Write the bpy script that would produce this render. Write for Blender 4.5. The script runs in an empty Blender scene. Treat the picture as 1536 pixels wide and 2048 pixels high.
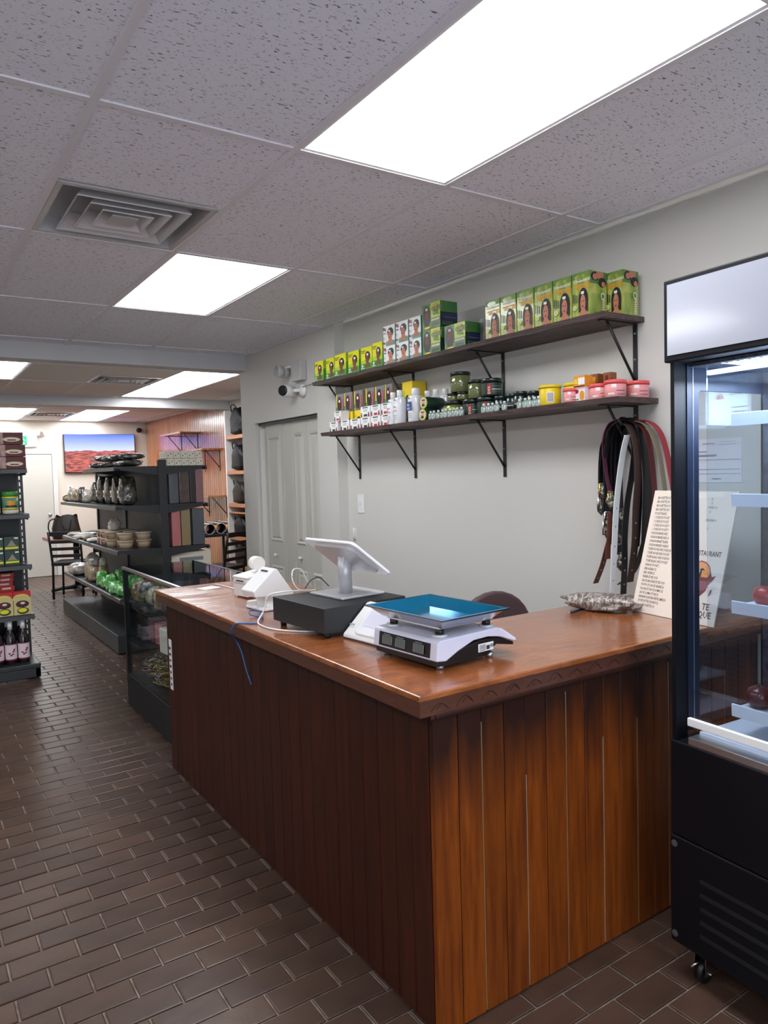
import bpy, bmesh, math, random
from math import sin, cos, pi, radians, sqrt
from mathutils import Vector, Matrix
random.seed(7)
S = bpy.context.scene
COL = S.collection

# ------------------------------------------------------------------ camera
cam = bpy.data.cameras.new('camera'); camo = bpy.data.objects.new('camera', cam); COL.objects.link(camo)
S.camera = camo
FPX, YAW, PIT, ROL = 1458.07, 0.587107, -0.054377, -0.0275995
fw = Vector((sin(YAW)*cos(PIT), cos(YAW)*cos(PIT), sin(PIT)))
r0 = Vector((cos(YAW), -sin(YAW), 0)); u0 = r0.cross(fw)
rt = r0*cos(ROL)+u0*sin(ROL); up = -r0*sin(ROL)+u0*cos(ROL)
camo.matrix_world = Matrix(((rt.x, up.x, -fw.x, 0), (rt.y, up.y, -fw.y, 0), (rt.z, up.z, -fw.z, 1.5), (0, 0, 0, 1)))
cam.sensor_fit = 'HORIZONTAL'; cam.sensor_width = 36; cam.lens = 36*FPX/1536
cam.clip_start = 0.05; cam.clip_end = 60
# ------------------------------------------------------------------ world, exposure
w = bpy.data.worlds.new('world'); S.world = w; w.use_nodes = True
w.node_tree.nodes['Background'].inputs[0].default_value = (0.75, 0.82, 1, 1)
w.node_tree.nodes['Background'].inputs[1].default_value = 0.05
S.view_settings.view_transform = 'Standard'; S.view_settings.look = 'None'
S.view_settings.gamma = 1; S.view_settings.use_curve_mapping = False
S.view_settings.exposure = 1.42
LAMP = 4.6          # panel brightness
da = bpy.data.lights.new('added_fill', 'AREA'); da.shape = 'RECTANGLE'; da.size = 4.0; da.size_y = 1.9; da.energy = 40; da.color = (.86, .9, 1)  # added fill lamp behind the viewer, lifts the ceiling brightness
dao = bpy.data.objects.new('added_fill', da); COL.objects.link(dao); dao.location = (0, -3.2, 1.35); dao.rotation_euler = (radians(90), 0, 0)
CZ = 2.537          # ceiling height
XW, XD = 2.65, 2.57 # shelf wall, closet wall
TOP = 0.935         # counter top
S1, S2 = 2.122, 1.776  # wall shelf tops

# ------------------------------------------------------------------ materials
M = {}
def lin(c):
    return tuple(((x/255)/12.92 if x/255 <= .04045 else ((x/255+.055)/1.055)**2.4) for x in c)
def pm(name, rgb, rough=.5, metal=0, rgb2=None, scale=8, stretch=(1, 1, 1), coat=0, bump=0, bscale=60, emis=0, spec=.5, trans=0,
       detail=4, rnd=0, thr=None, obj_coord=True, bstretch=None, coatr=.1, coord=None):
    m = bpy.data.materials.new(name); m.use_nodes = True
    nt = m.node_tree; b = nt.nodes['Principled BSDF']; N = nt.nodes.new; L = nt.links.new
    c = lin(rgb)+(1,)
    b.inputs['Base Color'].default_value = c; b.inputs['Roughness'].default_value = rough
    b.inputs['Metallic'].default_value = metal; b.inputs['Specular IOR Level'].default_value = spec
    b.inputs['Coat Weight'].default_value = coat; b.inputs['Coat Roughness'].default_value = coatr
    b.inputs['Transmission Weight'].default_value = trans
    m.diffuse_color = c
    src = None
    tc = N('ShaderNodeTexCoord')
    if rgb2:
        mp = N('ShaderNodeMapping'); mp.inputs['Scale'].default_value = stretch
        L(tc.outputs[coord or 'Object'], mp.inputs[0])
        n = N('ShaderNodeTexNoise'); n.inputs['Scale'].default_value = scale; n.inputs['Detail'].default_value = detail
        L(mp.outputs[0], n.inputs['Vector'])
        cr = N('ShaderNodeValToRGB'); a, bb = thr or (.35, .65)
        cr.color_ramp.elements[0].position = a; cr.color_ramp.elements[1].position = bb
        cr.color_ramp.elements[0].color = c; cr.color_ramp.elements[1].color = lin(rgb2)+(1,)
        L(n.outputs[0], cr.inputs[0]); src = cr.outputs[0]
    if rnd:
        oi = N('ShaderNodeObjectInfo'); hs = N('ShaderNodeHueSaturation')
        mr = N('ShaderNodeMapRange'); mr.inputs['To Min'].default_value = 1-rnd; mr.inputs['To Max'].default_value = 1+rnd
        L(oi.outputs['Random'], mr.inputs[0]); L(mr.outputs[0], hs.inputs['Value'])
        if src: L(src, hs.inputs['Color'])
        else: hs.inputs['Color'].default_value = c
        src = hs.outputs[0]
    if src: L(src, b.inputs['Base Color'])
    if bump:
        n2 = N('ShaderNodeTexNoise'); n2.inputs['Scale'].default_value = bscale; n2.inputs['Detail'].default_value = 3
        mp2 = N('ShaderNodeMapping'); mp2.inputs['Scale'].default_value = bstretch or (1, 1, 1)
        L(tc.outputs[coord or 'Object'], mp2.inputs[0]); L(mp2.outputs[0], n2.inputs['Vector'])
        bp = N('ShaderNodeBump'); bp.inputs['Strength'].default_value = bump; bp.inputs['Distance'].default_value = .01
        L(n2.outputs[0], bp.inputs['Height']); L(bp.outputs[0], b.inputs['Normal'])
        if coat: L(bp.outputs[0], b.inputs['Coat Normal'])
    if emis:
        b.inputs['Emission Color'].default_value = c; b.inputs['Emission Strength'].default_value = emis
        if src: L(src, b.inputs['Emission Color'])
    M[name] = m
    return m
pm('wall', (214, 212, 207), .6, bump=.05, bscale=120)
pm('wallback', (226, 218, 206), .6, bump=.05, bscale=120)
pm('beam', (200, 200, 202), .6)
pm('doorpaint', (206, 204, 195), .4)
pm('whitepaint', (228, 226, 222), .4)
pm('grid', (228, 226, 232), .5)
pm('grout', (142, 126, 114), .8, rgb2=(104, 90, 80), scale=20)
pm('tile', (98, 76, 66), .36, rgb2=(82, 63, 55), scale=5, rnd=.1, bump=.12, bscale=18, spec=.5, coord='Object')
pm('shelfwood', (92, 74, 70), .55, rgb2=(60, 52, 52), scale=6, stretch=(6, 1, 20), bump=.3, bscale=40)
pm('steel', (44, 47, 50), .38, spec=.5)
pm('steeldark', (24, 27, 30), .45)
pm('bracket', (26, 27, 30), .4)
pm('black', (14, 14, 16), .4)
pm('blackmat', (20, 21, 24), .6)
pm('drawerblack', (30, 31, 34), .5, bump=.1, bscale=300)
pm('coolblack', (10, 11, 18), .5, spec=.25)
pm('chrome', (200, 200, 205), .15, metal=1)
pm('alu', (190, 192, 195), .3, metal=.9)
pm('silverpaint', (205, 205, 208), .35, metal=.35)
pm('white', (238, 238, 238), .35)
pm('whitegloss', (235, 237, 242), .12, coat=.5)
pm('whitemat', (240, 238, 232), .7)
pm('cream', (225, 215, 200), .55)
pm('lavender', (214, 214, 232), .35)
pm('grey', (130, 132, 135), .5)
pm('greydk', (74, 77, 80), .5)
pm('lcd', (92, 100, 98), .25)
pm('red', (190, 38, 40), .45)
pm('crimson', (150, 34, 48), .5)
pm('darkred', (92, 22, 28), .5)
pm('purple', (88, 34, 60), .45)
pm('pink', (236, 156, 156), .4)
pm('pinklid', (236, 92, 96), .35)
pm('yellow', (240, 208, 40), .4)
pm('yellowlid', (238, 214, 60), .35)
pm('lime', (178, 204, 40), .35)
pm('limeyel', (226, 222, 40), .35)
pm('green', (74, 148, 62), .4)
pm('greendk', (30, 58, 46), .35)
pm('greenol', (124, 150, 60), .4, rgb2=(60, 120, 66), scale=14, stretch=(1, 1, .3))
pm('greenst', (120, 150, 62), .3, rgb2=(190, 196, 92), scale=22, stretch=(1, 3, .4), coat=.6)
pm('teal', (96, 160, 140), .4)
pm('orange', (230, 150, 40), .4)
pm('skin', (120, 72, 54), .5)
pm('skin2', (190, 124, 98), .5)
pm('hair', (26, 22, 24), .4)
pm('hairgrey', (120, 122, 126), .3, rgb2=(60, 62, 66), scale=12)
pm('navy', (52, 52, 96), .4)
pm('bluelabel', (42, 74, 150), .4)
pm('pinklabel', (176, 80, 110), .4)
pm('gel', (110, 118, 74), .12, coat=.8)
pm('gellid', (30, 36, 36), .35)
pm('jardark', (24, 44, 42), .25, coat=.5)
pm('vial', (196, 206, 202), .15, coat=.6, rgb2=(110, 140, 128), scale=60)
pm('amber', (140, 84, 40), .3)
pm('brownprint', (112, 44, 36), .35, rgb2=(160, 90, 66), scale=30, coat=.8, bump=.25, bscale=25)
pm('beigeprint', (206, 188, 130), .4)
pm('menu', (238, 222, 206), .6)
pm('menutext', (84, 68, 66), .6)
pm('sunset', (236, 140, 96), .6, rgb2=(240, 178, 120), scale=3)
pm('savanna', (118, 56, 58), .6, rgb2=(160, 72, 60), scale=6)
pm('paper', (232, 228, 232), .7)
pm('papertext', (150, 148, 160), .7)
pm('belt_black', (18, 18, 22), .35)
pm('belt_check', (30, 31, 36), .4)
pm('belt_brown', (72, 54, 48), .5)
pm('belt_tan', (104, 56, 40), .5)
pm('belt_beige', (140, 130, 108), .5)
pm('belt_white', (244, 244, 240), .4)
pm('gold', (220, 180, 90), .2, metal=1)
pm('mauve', (92, 70, 72), .55)
pm('handbag', (46, 40, 34), .5, bump=.3, bscale=30)
pm('bagleather', (17, 16, 17), .5, bump=.15, bscale=12, spec=.25)
pm('bagbrown', (46, 34, 28), .5, rgb2=(26, 20, 18), scale=40, thr=(.48, .52), spec=.25)
pm('quilt', (15, 18, 23), .5, bump=.6, bscale=30, spec=.3)
pm('planklight', (186, 124, 84), .5)
pm('tabletop', (150, 84, 66), .4)
pm('foliage', (50, 48, 38), .2, rgb2=(100, 94, 80), scale=24, thr=(.5, .7), coat=1, bump=1.0, bscale=22, coatr=.12)
pm('darkfilm', (58, 52, 50), .3, rgb2=(150, 146, 146), scale=26, thr=(.52, .68), coat=1, bump=1.0, bscale=20, coatr=.1)  # pale second tone paints film highlights into the colour
pm('greyfilm', (104, 90, 80), .3, rgb2=(176, 164, 156), scale=34, stretch=(1, 3, 1), thr=(.44, .6), coat=1, bump=1.0, bscale=40, coatr=.06)  # pale streaks are glints of the crumpled film, painted in
pm('clearfilm', (200, 194, 184), .25, rgb2=(150, 140, 126), scale=18, coat=1, bump=1.0, bscale=25, coatr=.1)
pm('bucklefilm', (84, 80, 76), .25, rgb2=(190, 184, 160), scale=70, thr=(.46, .6), metal=.5, coat=1, bump=1, bscale=60)
pm('grain', (176, 158, 130), .5, rgb2=(150, 132, 106), scale=50, coat=.5, bump=.4, bscale=30)
pm('greenpack', (70, 170, 62), .3, rgb2=(210, 240, 205), scale=24, thr=(.5, .66), coat=1, bump=.8, bscale=26)
pm('nutpack', (150, 104, 60), .3, rgb2=(206, 178, 130), scale=40, coat=1, bump=.6, bscale=30)
pm('goldpack', (120, 98, 64), .3, rgb2=(196, 178, 130), scale=30, thr=(.5, .6), coat=1, bump=1, bscale=30)
pm('pinkwrap', (190, 110, 112), .4, coat=1, bump=.5, bscale=9, bstretch=(1, 1, .5))
pm('beigewrap', (144, 128, 92), .4, coat=1, bump=.5, bscale=9, bstretch=(1, 1, .5))
pm('greywrap', (74, 80, 88), .35, coat=1, bump=.5, bscale=9, bstretch=(1, 1, .5))
pm('brownwrap', (84, 66, 54), .35, rgb2=(56, 48, 44), scale=20, coat=1, bump=.7, bscale=9, bstretch=(1, 1, .5))
pm('mauvewrap', (134, 92, 100), .35, coat=1, bump=.3, bscale=9)
pm('darkwrap', (40, 30, 36), .35, coat=.6)
pm('soap', (224, 218, 200), .6)
pm('tub', (178, 156, 130), .4)
pm('tublid', (196, 180, 160), .35)
pm('roselabel', (226, 206, 214), .5)
pm('rosered', (120, 24, 50), .5)
pm('winebottle', (26, 20, 24), .15, coat=.6)
pm('apple', (150, 22, 34), .3, rgb2=(184, 44, 50), scale=8, coat=.5)
pm('darkapple', (70, 26, 34), .3, rgb2=(96, 40, 46), scale=8, coat=.5)
pm('coolshelf', (206, 216, 236), .3)
pm('perf', (60, 64, 76), .4, rgb2=(28, 30, 40), scale=60)
pm('coolframe', (26, 36, 56), .4, spec=.3)
pm('coolglow', (206, 226, 255), .5, emis=1.2)
pm('headergloss', (166, 169, 182), .15, coat=.5)  # even pale grey gloss, not emissive
pm('led', (240, 250, 255), .5, emis=3)
pm('panel', (250, 252, 255), .5, emis=LAMP)
pm('blue', (40, 98, 160), .4)
pm('cable', (232, 230, 226), .4)
pm('emwhite', (192, 190, 190), .5)
pm('exitgreen', (20, 150, 96), .5, emis=.5)
pm('exitwhite', (220, 236, 232), .5, emis=.5)
pm('bluefilm', (0, 138, 186), .12, metal=.75, coat=.6)
pm('tvframe', (16, 16, 18), .3)
pm('bakedust', (150, 138, 120), .6)

# glass : thin pane, mostly see-through with a fresnel sheen
def glass(name, tint=(1, 1, 1), refl=1.45, extra=0, k=.9):
    m = bpy.data.materials.new(name); m.use_nodes = True; nt = m.node_tree
    for n in list(nt.nodes):
        if n.type != 'OUTPUT_MATERIAL': nt.nodes.remove(n)
    out = nt.nodes['Material Output']; N = nt.nodes.new; L = nt.links.new
    t = N('ShaderNodeBsdfTransparent'); t.inputs[0].default_value = tint+(1,)
    g = N('ShaderNodeBsdfGlossy'); g.inputs['Roughness'].default_value = .02
    f = N('ShaderNodeLayerWeight'); f.inputs[0].default_value = .5
    pw = N('ShaderNodeMath'); pw.operation = 'POWER'; pw.inputs[1].default_value = 5; L(f.outputs['Facing'], pw.inputs[0])
    ad = N('ShaderNodeMath'); ad.operation = 'MULTIPLY_ADD'; ad.inputs[1].default_value = k; ad.inputs[2].default_value = .03+extra; L(pw.outputs[0], ad.inputs[0])
    mx = N('ShaderNodeMixShader'); L(ad.outputs[0], mx.inputs[0]); L(t.outputs[0], mx.inputs[1]); L(g.outputs[0], mx.inputs[2])
    L(mx.outputs[0], out.inputs[0]); M[name] = m
glass('glass', (.93, .96, .97)); glass('caseglass', (.92, .95, .96), 1.5, -.01, .35); glass('coolglass', (.90, .95, .99), 1.5, .06); glass('topglass', (.66, .80, .84), 1.5, .10)

# ceiling tile : worm-like dark fissures
def fissure():
    m = pm('ceiltile', (234, 233, 242), .85)
    nt = m.node_tree; b = nt.nodes['Principled BSDF']; N = nt.nodes.new; L = nt.links.new
    g = N('ShaderNodeNewGeometry')
    def layer(sc, st, lo, hi, rot):
        mp = N('ShaderNodeMapping'); mp.inputs['Scale'].default_value = st; mp.inputs['Rotation'].default_value = (0, 0, rot)
        L(g.outputs['Position'], mp.inputs[0])
        n = N('ShaderNodeTexNoise'); n.inputs['Scale'].default_value = sc; n.inputs['Detail'].default_value = 2.5; n.inputs['Distortion'].default_value = .6
        L(mp.outputs[0], n.inputs['Vector'])
        mr = N('ShaderNodeMapRange'); mr.inputs['From Min'].default_value = lo; mr.inputs['From Max'].default_value = hi
        L(n.outputs[0], mr.inputs[0]); return mr.outputs[0]
    a = layer(54, (1, 2.9, 1), .632, .665, .15); c = layer(120, (1, 1.3, 1), .68, .71, 0)
    mx = N('ShaderNodeMath'); mx.operation = 'MAXIMUM'; L(a, mx.inputs[0]); L(c, mx.inputs[1])
    mix = N('ShaderNodeMix'); mix.data_type = 'RGBA'
    mix.inputs[6].default_value = lin((238, 238, 248))+(1,); mix.inputs[7].default_value = lin((122, 119, 124))+(1,)
    L(mx.outputs[0], mix.inputs[0]); L(mix.outputs[2], b.inputs['Base Color'])
    bp = N('ShaderNodeBump'); bp.inputs['Strength'].default_value = .5; bp.inputs['Distance'].default_value = .003; bp.invert = True
    L(mx.outputs[0], bp.inputs['Height']); L(bp.outputs[0], b.inputs['Normal'])
fissure()
pm('ceilfar', (232, 226, 220), .85)

# stained, varnished plank wood: streaky grain, darker stain towards the top of the boards
def wood(name, light, dark, z0=None, z1=None, grain=(16, 16, 1.2), rough=.32, coat=.3, rnd=.12, top=None, burl=0, bump=.15, gscale=3):
    m = bpy.data.materials.new(name); m.use_nodes = True; nt = m.node_tree; b = nt.nodes['Principled BSDF']; N = nt.nodes.new; L = nt.links.new
    g = N('ShaderNodeNewGeometry'); oi = N('ShaderNodeObjectInfo')
    add = N('ShaderNodeVectorMath'); add.operation = 'ADD'
    sc = N('ShaderNodeVectorMath'); sc.operation = 'SCALE'; sc.inputs['Scale'].default_value = 9
    cmb = N('ShaderNodeCombineXYZ'); L(oi.outputs['Random'], cmb.inputs[2]); L(oi.outputs['Random'], cmb.inputs[0]); L(cmb.outputs[0], sc.inputs[0])
    L(g.outputs['Position'], add.inputs[0]); L(sc.outputs[0], add.inputs[1])
    mp = N('ShaderNodeMapping'); mp.inputs['Scale'].default_value = grain; L(add.outputs[0], mp.inputs[0])
    n = N('ShaderNodeTexNoise'); n.inputs['Scale'].default_value = gscale; n.inputs['Detail'].default_value = 7; n.inputs['Roughness'].default_value = .62
    n.inputs['Distortion'].default_value = burl; L(mp.outputs[0], n.inputs['Vector'])
    cr = N('ShaderNodeValToRGB'); cr.color_ramp.elements[0].position = .3; cr.color_ramp.elements[1].position = .7
    cr.color_ramp.elements[0].color = lin(dark)+(1,); cr.color_ramp.elements[1].color = lin(light)+(1,)
    L(n.outputs[0], cr.inputs[0]); src = cr.outputs[0]
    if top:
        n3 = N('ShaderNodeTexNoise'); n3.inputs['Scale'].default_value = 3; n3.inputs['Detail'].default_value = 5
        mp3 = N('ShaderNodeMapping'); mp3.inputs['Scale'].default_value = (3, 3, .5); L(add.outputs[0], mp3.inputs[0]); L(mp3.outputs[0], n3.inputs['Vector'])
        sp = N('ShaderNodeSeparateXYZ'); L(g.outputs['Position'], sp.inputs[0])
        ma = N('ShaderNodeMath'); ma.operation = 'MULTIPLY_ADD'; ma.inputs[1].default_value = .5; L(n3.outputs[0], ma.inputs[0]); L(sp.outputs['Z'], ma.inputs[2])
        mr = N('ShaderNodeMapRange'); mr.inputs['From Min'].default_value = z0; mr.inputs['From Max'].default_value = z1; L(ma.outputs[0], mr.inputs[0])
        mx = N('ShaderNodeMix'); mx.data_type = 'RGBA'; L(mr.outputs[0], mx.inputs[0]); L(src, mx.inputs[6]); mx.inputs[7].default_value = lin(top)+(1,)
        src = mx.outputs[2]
    hs = N('ShaderNodeHueSaturation'); mr2 = N('ShaderNodeMapRange'); mr2.inputs['To Min'].default_value = 1-rnd; mr2.inputs['To Max'].default_value = 1+rnd
    L(oi.outputs['Random'], mr2.inputs[0]); L(mr2.outputs[0], hs.inputs['Value']); L(src, hs.inputs['Color']); L(hs.outputs[0], b.inputs['Base Color'])
    b.inputs['Specular IOR Level'].default_value = .25 if coat < .1 else .5; b.inputs['Roughness'].default_value = rough; b.inputs['Coat Weight'].default_value = coat; b.inputs['Coat Roughness'].default_value = .12
    bp = N('ShaderNodeBump'); bp.inputs['Strength'].default_value = bump; bp.inputs['Distance'].default_value = .004
    L(n.outputs[0], bp.inputs['Height']); L(bp.outputs[0], b.inputs['Normal']); L(bp.outputs[0], b.inputs['Coat Normal'])
    M[name] = m
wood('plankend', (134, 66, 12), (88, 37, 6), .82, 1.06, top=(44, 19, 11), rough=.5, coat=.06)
wood('plankshaded', (68, 26, 10), (45, 17, 7), .95, 1.15, top=(40, 17, 10), rough=.5, coat=.06)  # darker copy of the end plank wood, shade of the aisle side put into colour
wood('topwood', (168, 96, 46), (118, 62, 28), grain=(2.2, 3.5, 3), gscale=1.5, rough=.24, coat=.7, burl=3, rnd=0, bump=.6)
wood('edgewood', (96, 54, 36), (66, 36, 26), grain=(3, 3, 20), rough=.35, burl=2, rnd=0)
wood('wallplank', (206, 134, 78), (150, 84, 50), grain=(20, 20, .8), rough=.22, coat=.6, rnd=.12)

# TV picture: blue sky over a red desert
def tvmat():
    m = bpy.data.materials.new('tvpicture'); m.use_nodes = True; nt = m.node_tree; b = nt.nodes['Principled BSDF']; N = nt.nodes.new; L = nt.links.new
    tc = N('ShaderNodeTexCoord'); sp = N('ShaderNodeSeparateXYZ'); L(tc.outputs['Generated'], sp.inputs[0])
    nh = N('ShaderNodeTexNoise'); nh.inputs['Scale'].default_value = 5
    mh = N('ShaderNodeMapping'); mh.inputs['Scale'].default_value = (1, 0, 0); L(tc.outputs['Generated'], mh.inputs[0]); L(mh.outputs[0], nh.inputs['Vector'])
    hz = N('ShaderNodeMath'); hz.operation = 'MULTIPLY_ADD'; hz.inputs[1].default_value = .14; hz.inputs[2].default_value = .49; L(nh.outputs[0], hz.inputs[0])
    gt = N('ShaderNodeMath'); gt.operation = 'GREATER_THAN'; L(sp.outputs['Z'], gt.inputs[0]); L(hz.outputs[0], gt.inputs[1])
    n = N('ShaderNodeTexNoise'); n.inputs['Scale'].default_value = 9; n.inputs['Detail'].default_value = 6
    mp = N('ShaderNodeMapping'); mp.inputs['Scale'].default_value = (1, 1, 4); L(tc.outputs['Generated'], mp.inputs[0]); L(mp.outputs[0], n.inputs['Vector'])
    cr = N('ShaderNodeValToRGB'); cr.color_ramp.elements[0].position = .42; cr.color_ramp.elements[1].position = .58
    cr.color_ramp.elements[0].color = lin((84, 44, 46))+(1,); cr.color_ramp.elements[1].color = lin((164, 82, 74))+(1,); L(n.outputs[0], cr.inputs[0])
    sk = N('ShaderNodeValToRGB'); sk.color_ramp.elements[0].position = .6; sk.color_ramp.elements[1].position = 1
    sk.color_ramp.elements[0].color = lin((150, 160, 220))+(1,); sk.color_ramp.elements[1].color = lin((66, 92, 200))+(1,); L(sp.outputs['Z'], sk.inputs[0])
    mx = N('ShaderNodeMix'); mx.data_type = 'RGBA'; L(gt.outputs[0], mx.inputs[0]); L(cr.outputs[0], mx.inputs[6]); L(sk.outputs[0], mx.inputs[7])
    b.inputs['Base Color'].default_value = (.02, .02, .02, 1); b.inputs['Roughness'].default_value = .15
    L(mx.outputs[2], b.inputs['Emission Color']); b.inputs['Emission Strength'].default_value = .9
    M['tvpicture'] = m
tvmat()

# ------------------------------------------------------------------ mesh builder
class MB:
    def __init__(s, mat='white'):
        s.v = []; s.f = []; s.m = []; s.sm = []; s.names = []; s.d = mat; s.T = None
    def mi(s, m):
        m = m or s.d
        if m not in s.names: s.names.append(m)
        return s.names.index(m)
    def add(s, vs, fs, m=None, smooth=False):
        o = len(s.v)
        for p in vs:
            p = Vector(p); s.v.append(tuple(s.T @ p) if s.T else tuple(p))
        k = s.mi(m)
        for f in fs: s.f.append([i+o for i in f]); s.m.append(k); s.sm.append(smooth)
        return s
    def poly(s, pts, m=None): return s.add(pts, [list(range(len(pts)))], m)
    def box(s, x0, x1, y0, y1, z0, z1, m=None):
        vs = [(x, y, z) for x in (x0, x1) for y in (y0, y1) for z in (z0, z1)]
        return s.add(vs, [(0, 1, 3, 2), (4, 6, 7, 5), (0, 4, 5, 1), (2, 3, 7, 6), (0, 2, 6, 4), (1, 5, 7, 3)], m)
    def prism(s, prof, a0, a1, axis='y', m=None, smooth=False):
        n = len(prof); vs = []
        for a in (a0, a1):
            for p, q in prof:
                vs.append({'y': (p, a, q), 'x': (a, p, q), 'z': (p, q, a)}[axis])
        fs = [list(range(n))[::-1], list(range(n, 2*n))]
        s.add(vs, fs, m); o = len(s.v)-2*n; k = s.mi(m)
        for i in range(n):
            j = (i+1) % n; s.f.append([o+i, o+j, o+n+j, o+n+i]); s.m.append(k); s.sm.append(smooth)
        return s
    def lathe(s, prof, c=(0, 0, 0), n=20, m=None, axis='z', cap=True, mats=None):
        vs = []
        for r, h in prof:
            for i in range(n):
                a = 2*pi*i/n; p = (r*cos(a), r*sin(a), h)
                if axis == 'x': p = (h, r*cos(a), r*sin(a))
                if axis == 'y': p = (r*cos(a), h, r*sin(a))
                vs.append((p[0]+c[0], p[1]+c[1], p[2]+c[2]))
        o = len(s.v); s.add(vs, [], m)
        for k in range(len(prof)-1):
            mm = s.mi(mats[k] if mats else m)
            for i in range(n):
                j = (i+1) % n; s.f.append([o+k*n+i, o+k*n+j, o+(k+1)*n+j, o+(k+1)*n+i]); s.m.append(mm); s.sm.append(True)
        if cap:
            s.f.append([o+i for i in range(n)][::-1]); s.m.append(s.mi(mats[0] if mats else m)); s.sm.append(False)
            s.f.append([o+(len(prof)-1)*n+i for i in range(n)]); s.m.append(s.mi(mats[-1] if mats else m)); s.sm.append(False)
        return s
    def tube(s, path, r=.003, n=8, m=None):
        path = [Vector(p) for p in path]; vs = []; L = len(path)
        for k, p in enumerate(path):
            t = (path[min(k+1, L-1)]-path[max(k-1, 0)]).normalized()
            a = t.cross(Vector((0, 0, 1)) if abs(t.z) < .9 else Vector((0, 1, 0))).normalized(); b = t.cross(a)
            rr = r[k] if isinstance(r, (list, tuple)) else r
            for i in range(n):
                an = 2*pi*i/n; vs.append(p+a*rr*cos(an)+b*rr*sin(an))
        fs = [[k*n+i, k*n+(i+1) % n, (k+1)*n+(i+1) % n, (k+1)*n+i] for k in range(L-1) for i in range(n)]
        fs.append(list(range(n))[::-1]); fs.append([(L-1)*n+i for i in range(n)])
        return s.add(vs, fs, m, True)
    def ribbon(s, path, w, t, m=None):
        # strap lying in the YZ plane, width along X (path items x,y,z)
        path = [Vector(p) for p in path]; vs = []; L = len(path)
        for k, p in enumerate(path):
            tg = (path[min(k+1, L-1)]-path[max(k-1, 0)]).normalized(); n = tg.cross(Vector((1, 0, 0))).normalized()
            for sx, sn in ((-1, -1), (1, -1), (1, 1), (-1, 1)):
                vs.append(p+Vector((sx*w/2, 0, 0))+n*sn*t/2)
        fs = [[k*4+i, k*4+(i+1) % 4, (k+1)*4+(i+1) % 4, (k+1)*4+i] for k in range(L-1) for i in range(4)]
        fs += [[3, 2, 1, 0], [(L-1)*4+i for i in range(4)]]
        return s.add(vs, fs, m, False)
    def build(s, name, parent=None, loc=None, bevel=0, rot=0, seg=2):
        me = bpy.data.meshes.new(name); me.from_pydata(s.v, [], s.f)
        for nme in (s.names or [s.d]): me.materials.append(M[nme])
        me.polygons.foreach_set('material_index', s.m); me.polygons.foreach_set('use_smooth', s.sm); me.update()
        bm = bmesh.new(); bm.from_mesh(me); bmesh.ops.recalc_face_normals(bm, faces=[f for f in bm.faces if True]); bm.to_mesh(me); bm.free()
        o = bpy.data.objects.new(name, me); COL.objects.link(o)
        if parent: o.parent = parent
        if loc is not None: o.location = loc
        if rot: o.rotation_euler = (0, 0, rot)
        if bevel:
            bv = o.modifiers.new('bevel', 'BEVEL'); bv.width = bevel; bv.segments = seg; bv.limit_method = 'ANGLE'; bv.angle_limit = radians(40)
        return o
def tag(o, label, cat, group=None):
    o['label'] = label; o['category'] = cat
    if group: o['group'] = group
    return o
def thing(name, label, cat, loc=(0, 0, 0), rot=0, group=None):
    o = bpy.data.objects.new(name, None); COL.objects.link(o); o.location = loc; o.rotation_euler = (0, 0, rot)
    o.empty_display_size = .05
    return tag(o, label, cat, group)
def struct(o): o['kind'] = 'structure'; return o
def copy_tree(o, loc, rot=0, label=None):
    r = o.copy(); COL.objects.link(r); r.location = loc; r.rotation_euler = (0, 0, rot)
    if label: r['label'] = label
    for c in list(o.children):
        d = c.copy(); COL.objects.link(d); d.parent = r
        for g in list(c.children):
            h = g.copy(); COL.objects.link(h); h.parent = d
    return r
def smooth_path(pts, n=6):
    P = [Vector(p) for p in pts]; out = []
    for i in range(len(P)-1):
        a = P[max(i-1, 0)]; b = P[i]; c = P[i+1]; d = P[min(i+2, len(P)-1)]
        for k in range(n):
            t = k/n
            out.append(.5*((2*b)+(-a+c)*t+(2*a-5*b+4*c-d)*t*t+(-a+3*b-3*c+d)*t**3))
    out.append(P[-1]); return out
TXT = {}
def text2d(body, align='LEFT'):
    k = (body, align)
    if k in TXT: return TXT[k]
    cu = bpy.data.curves.new('t', 'FONT'); cu.body = body; cu.align_x = align; cu.resolution_u = 1; cu.offset = .022
    o = bpy.data.objects.new('t', cu); COL.objects.link(o)
    bpy.context.view_layer.update()
    me = bpy.data.meshes.new_from_object(o.evaluated_get(bpy.context.evaluated_depsgraph_get()))
    r = ([tuple(v.co[:2]) for v in me.vertices], [list(p.vertices) for p in me.polygons])
    bpy.data.objects.remove(o); bpy.data.curves.remove(cu); bpy.data.meshes.remove(me)
    TXT[k] = r; return r
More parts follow.
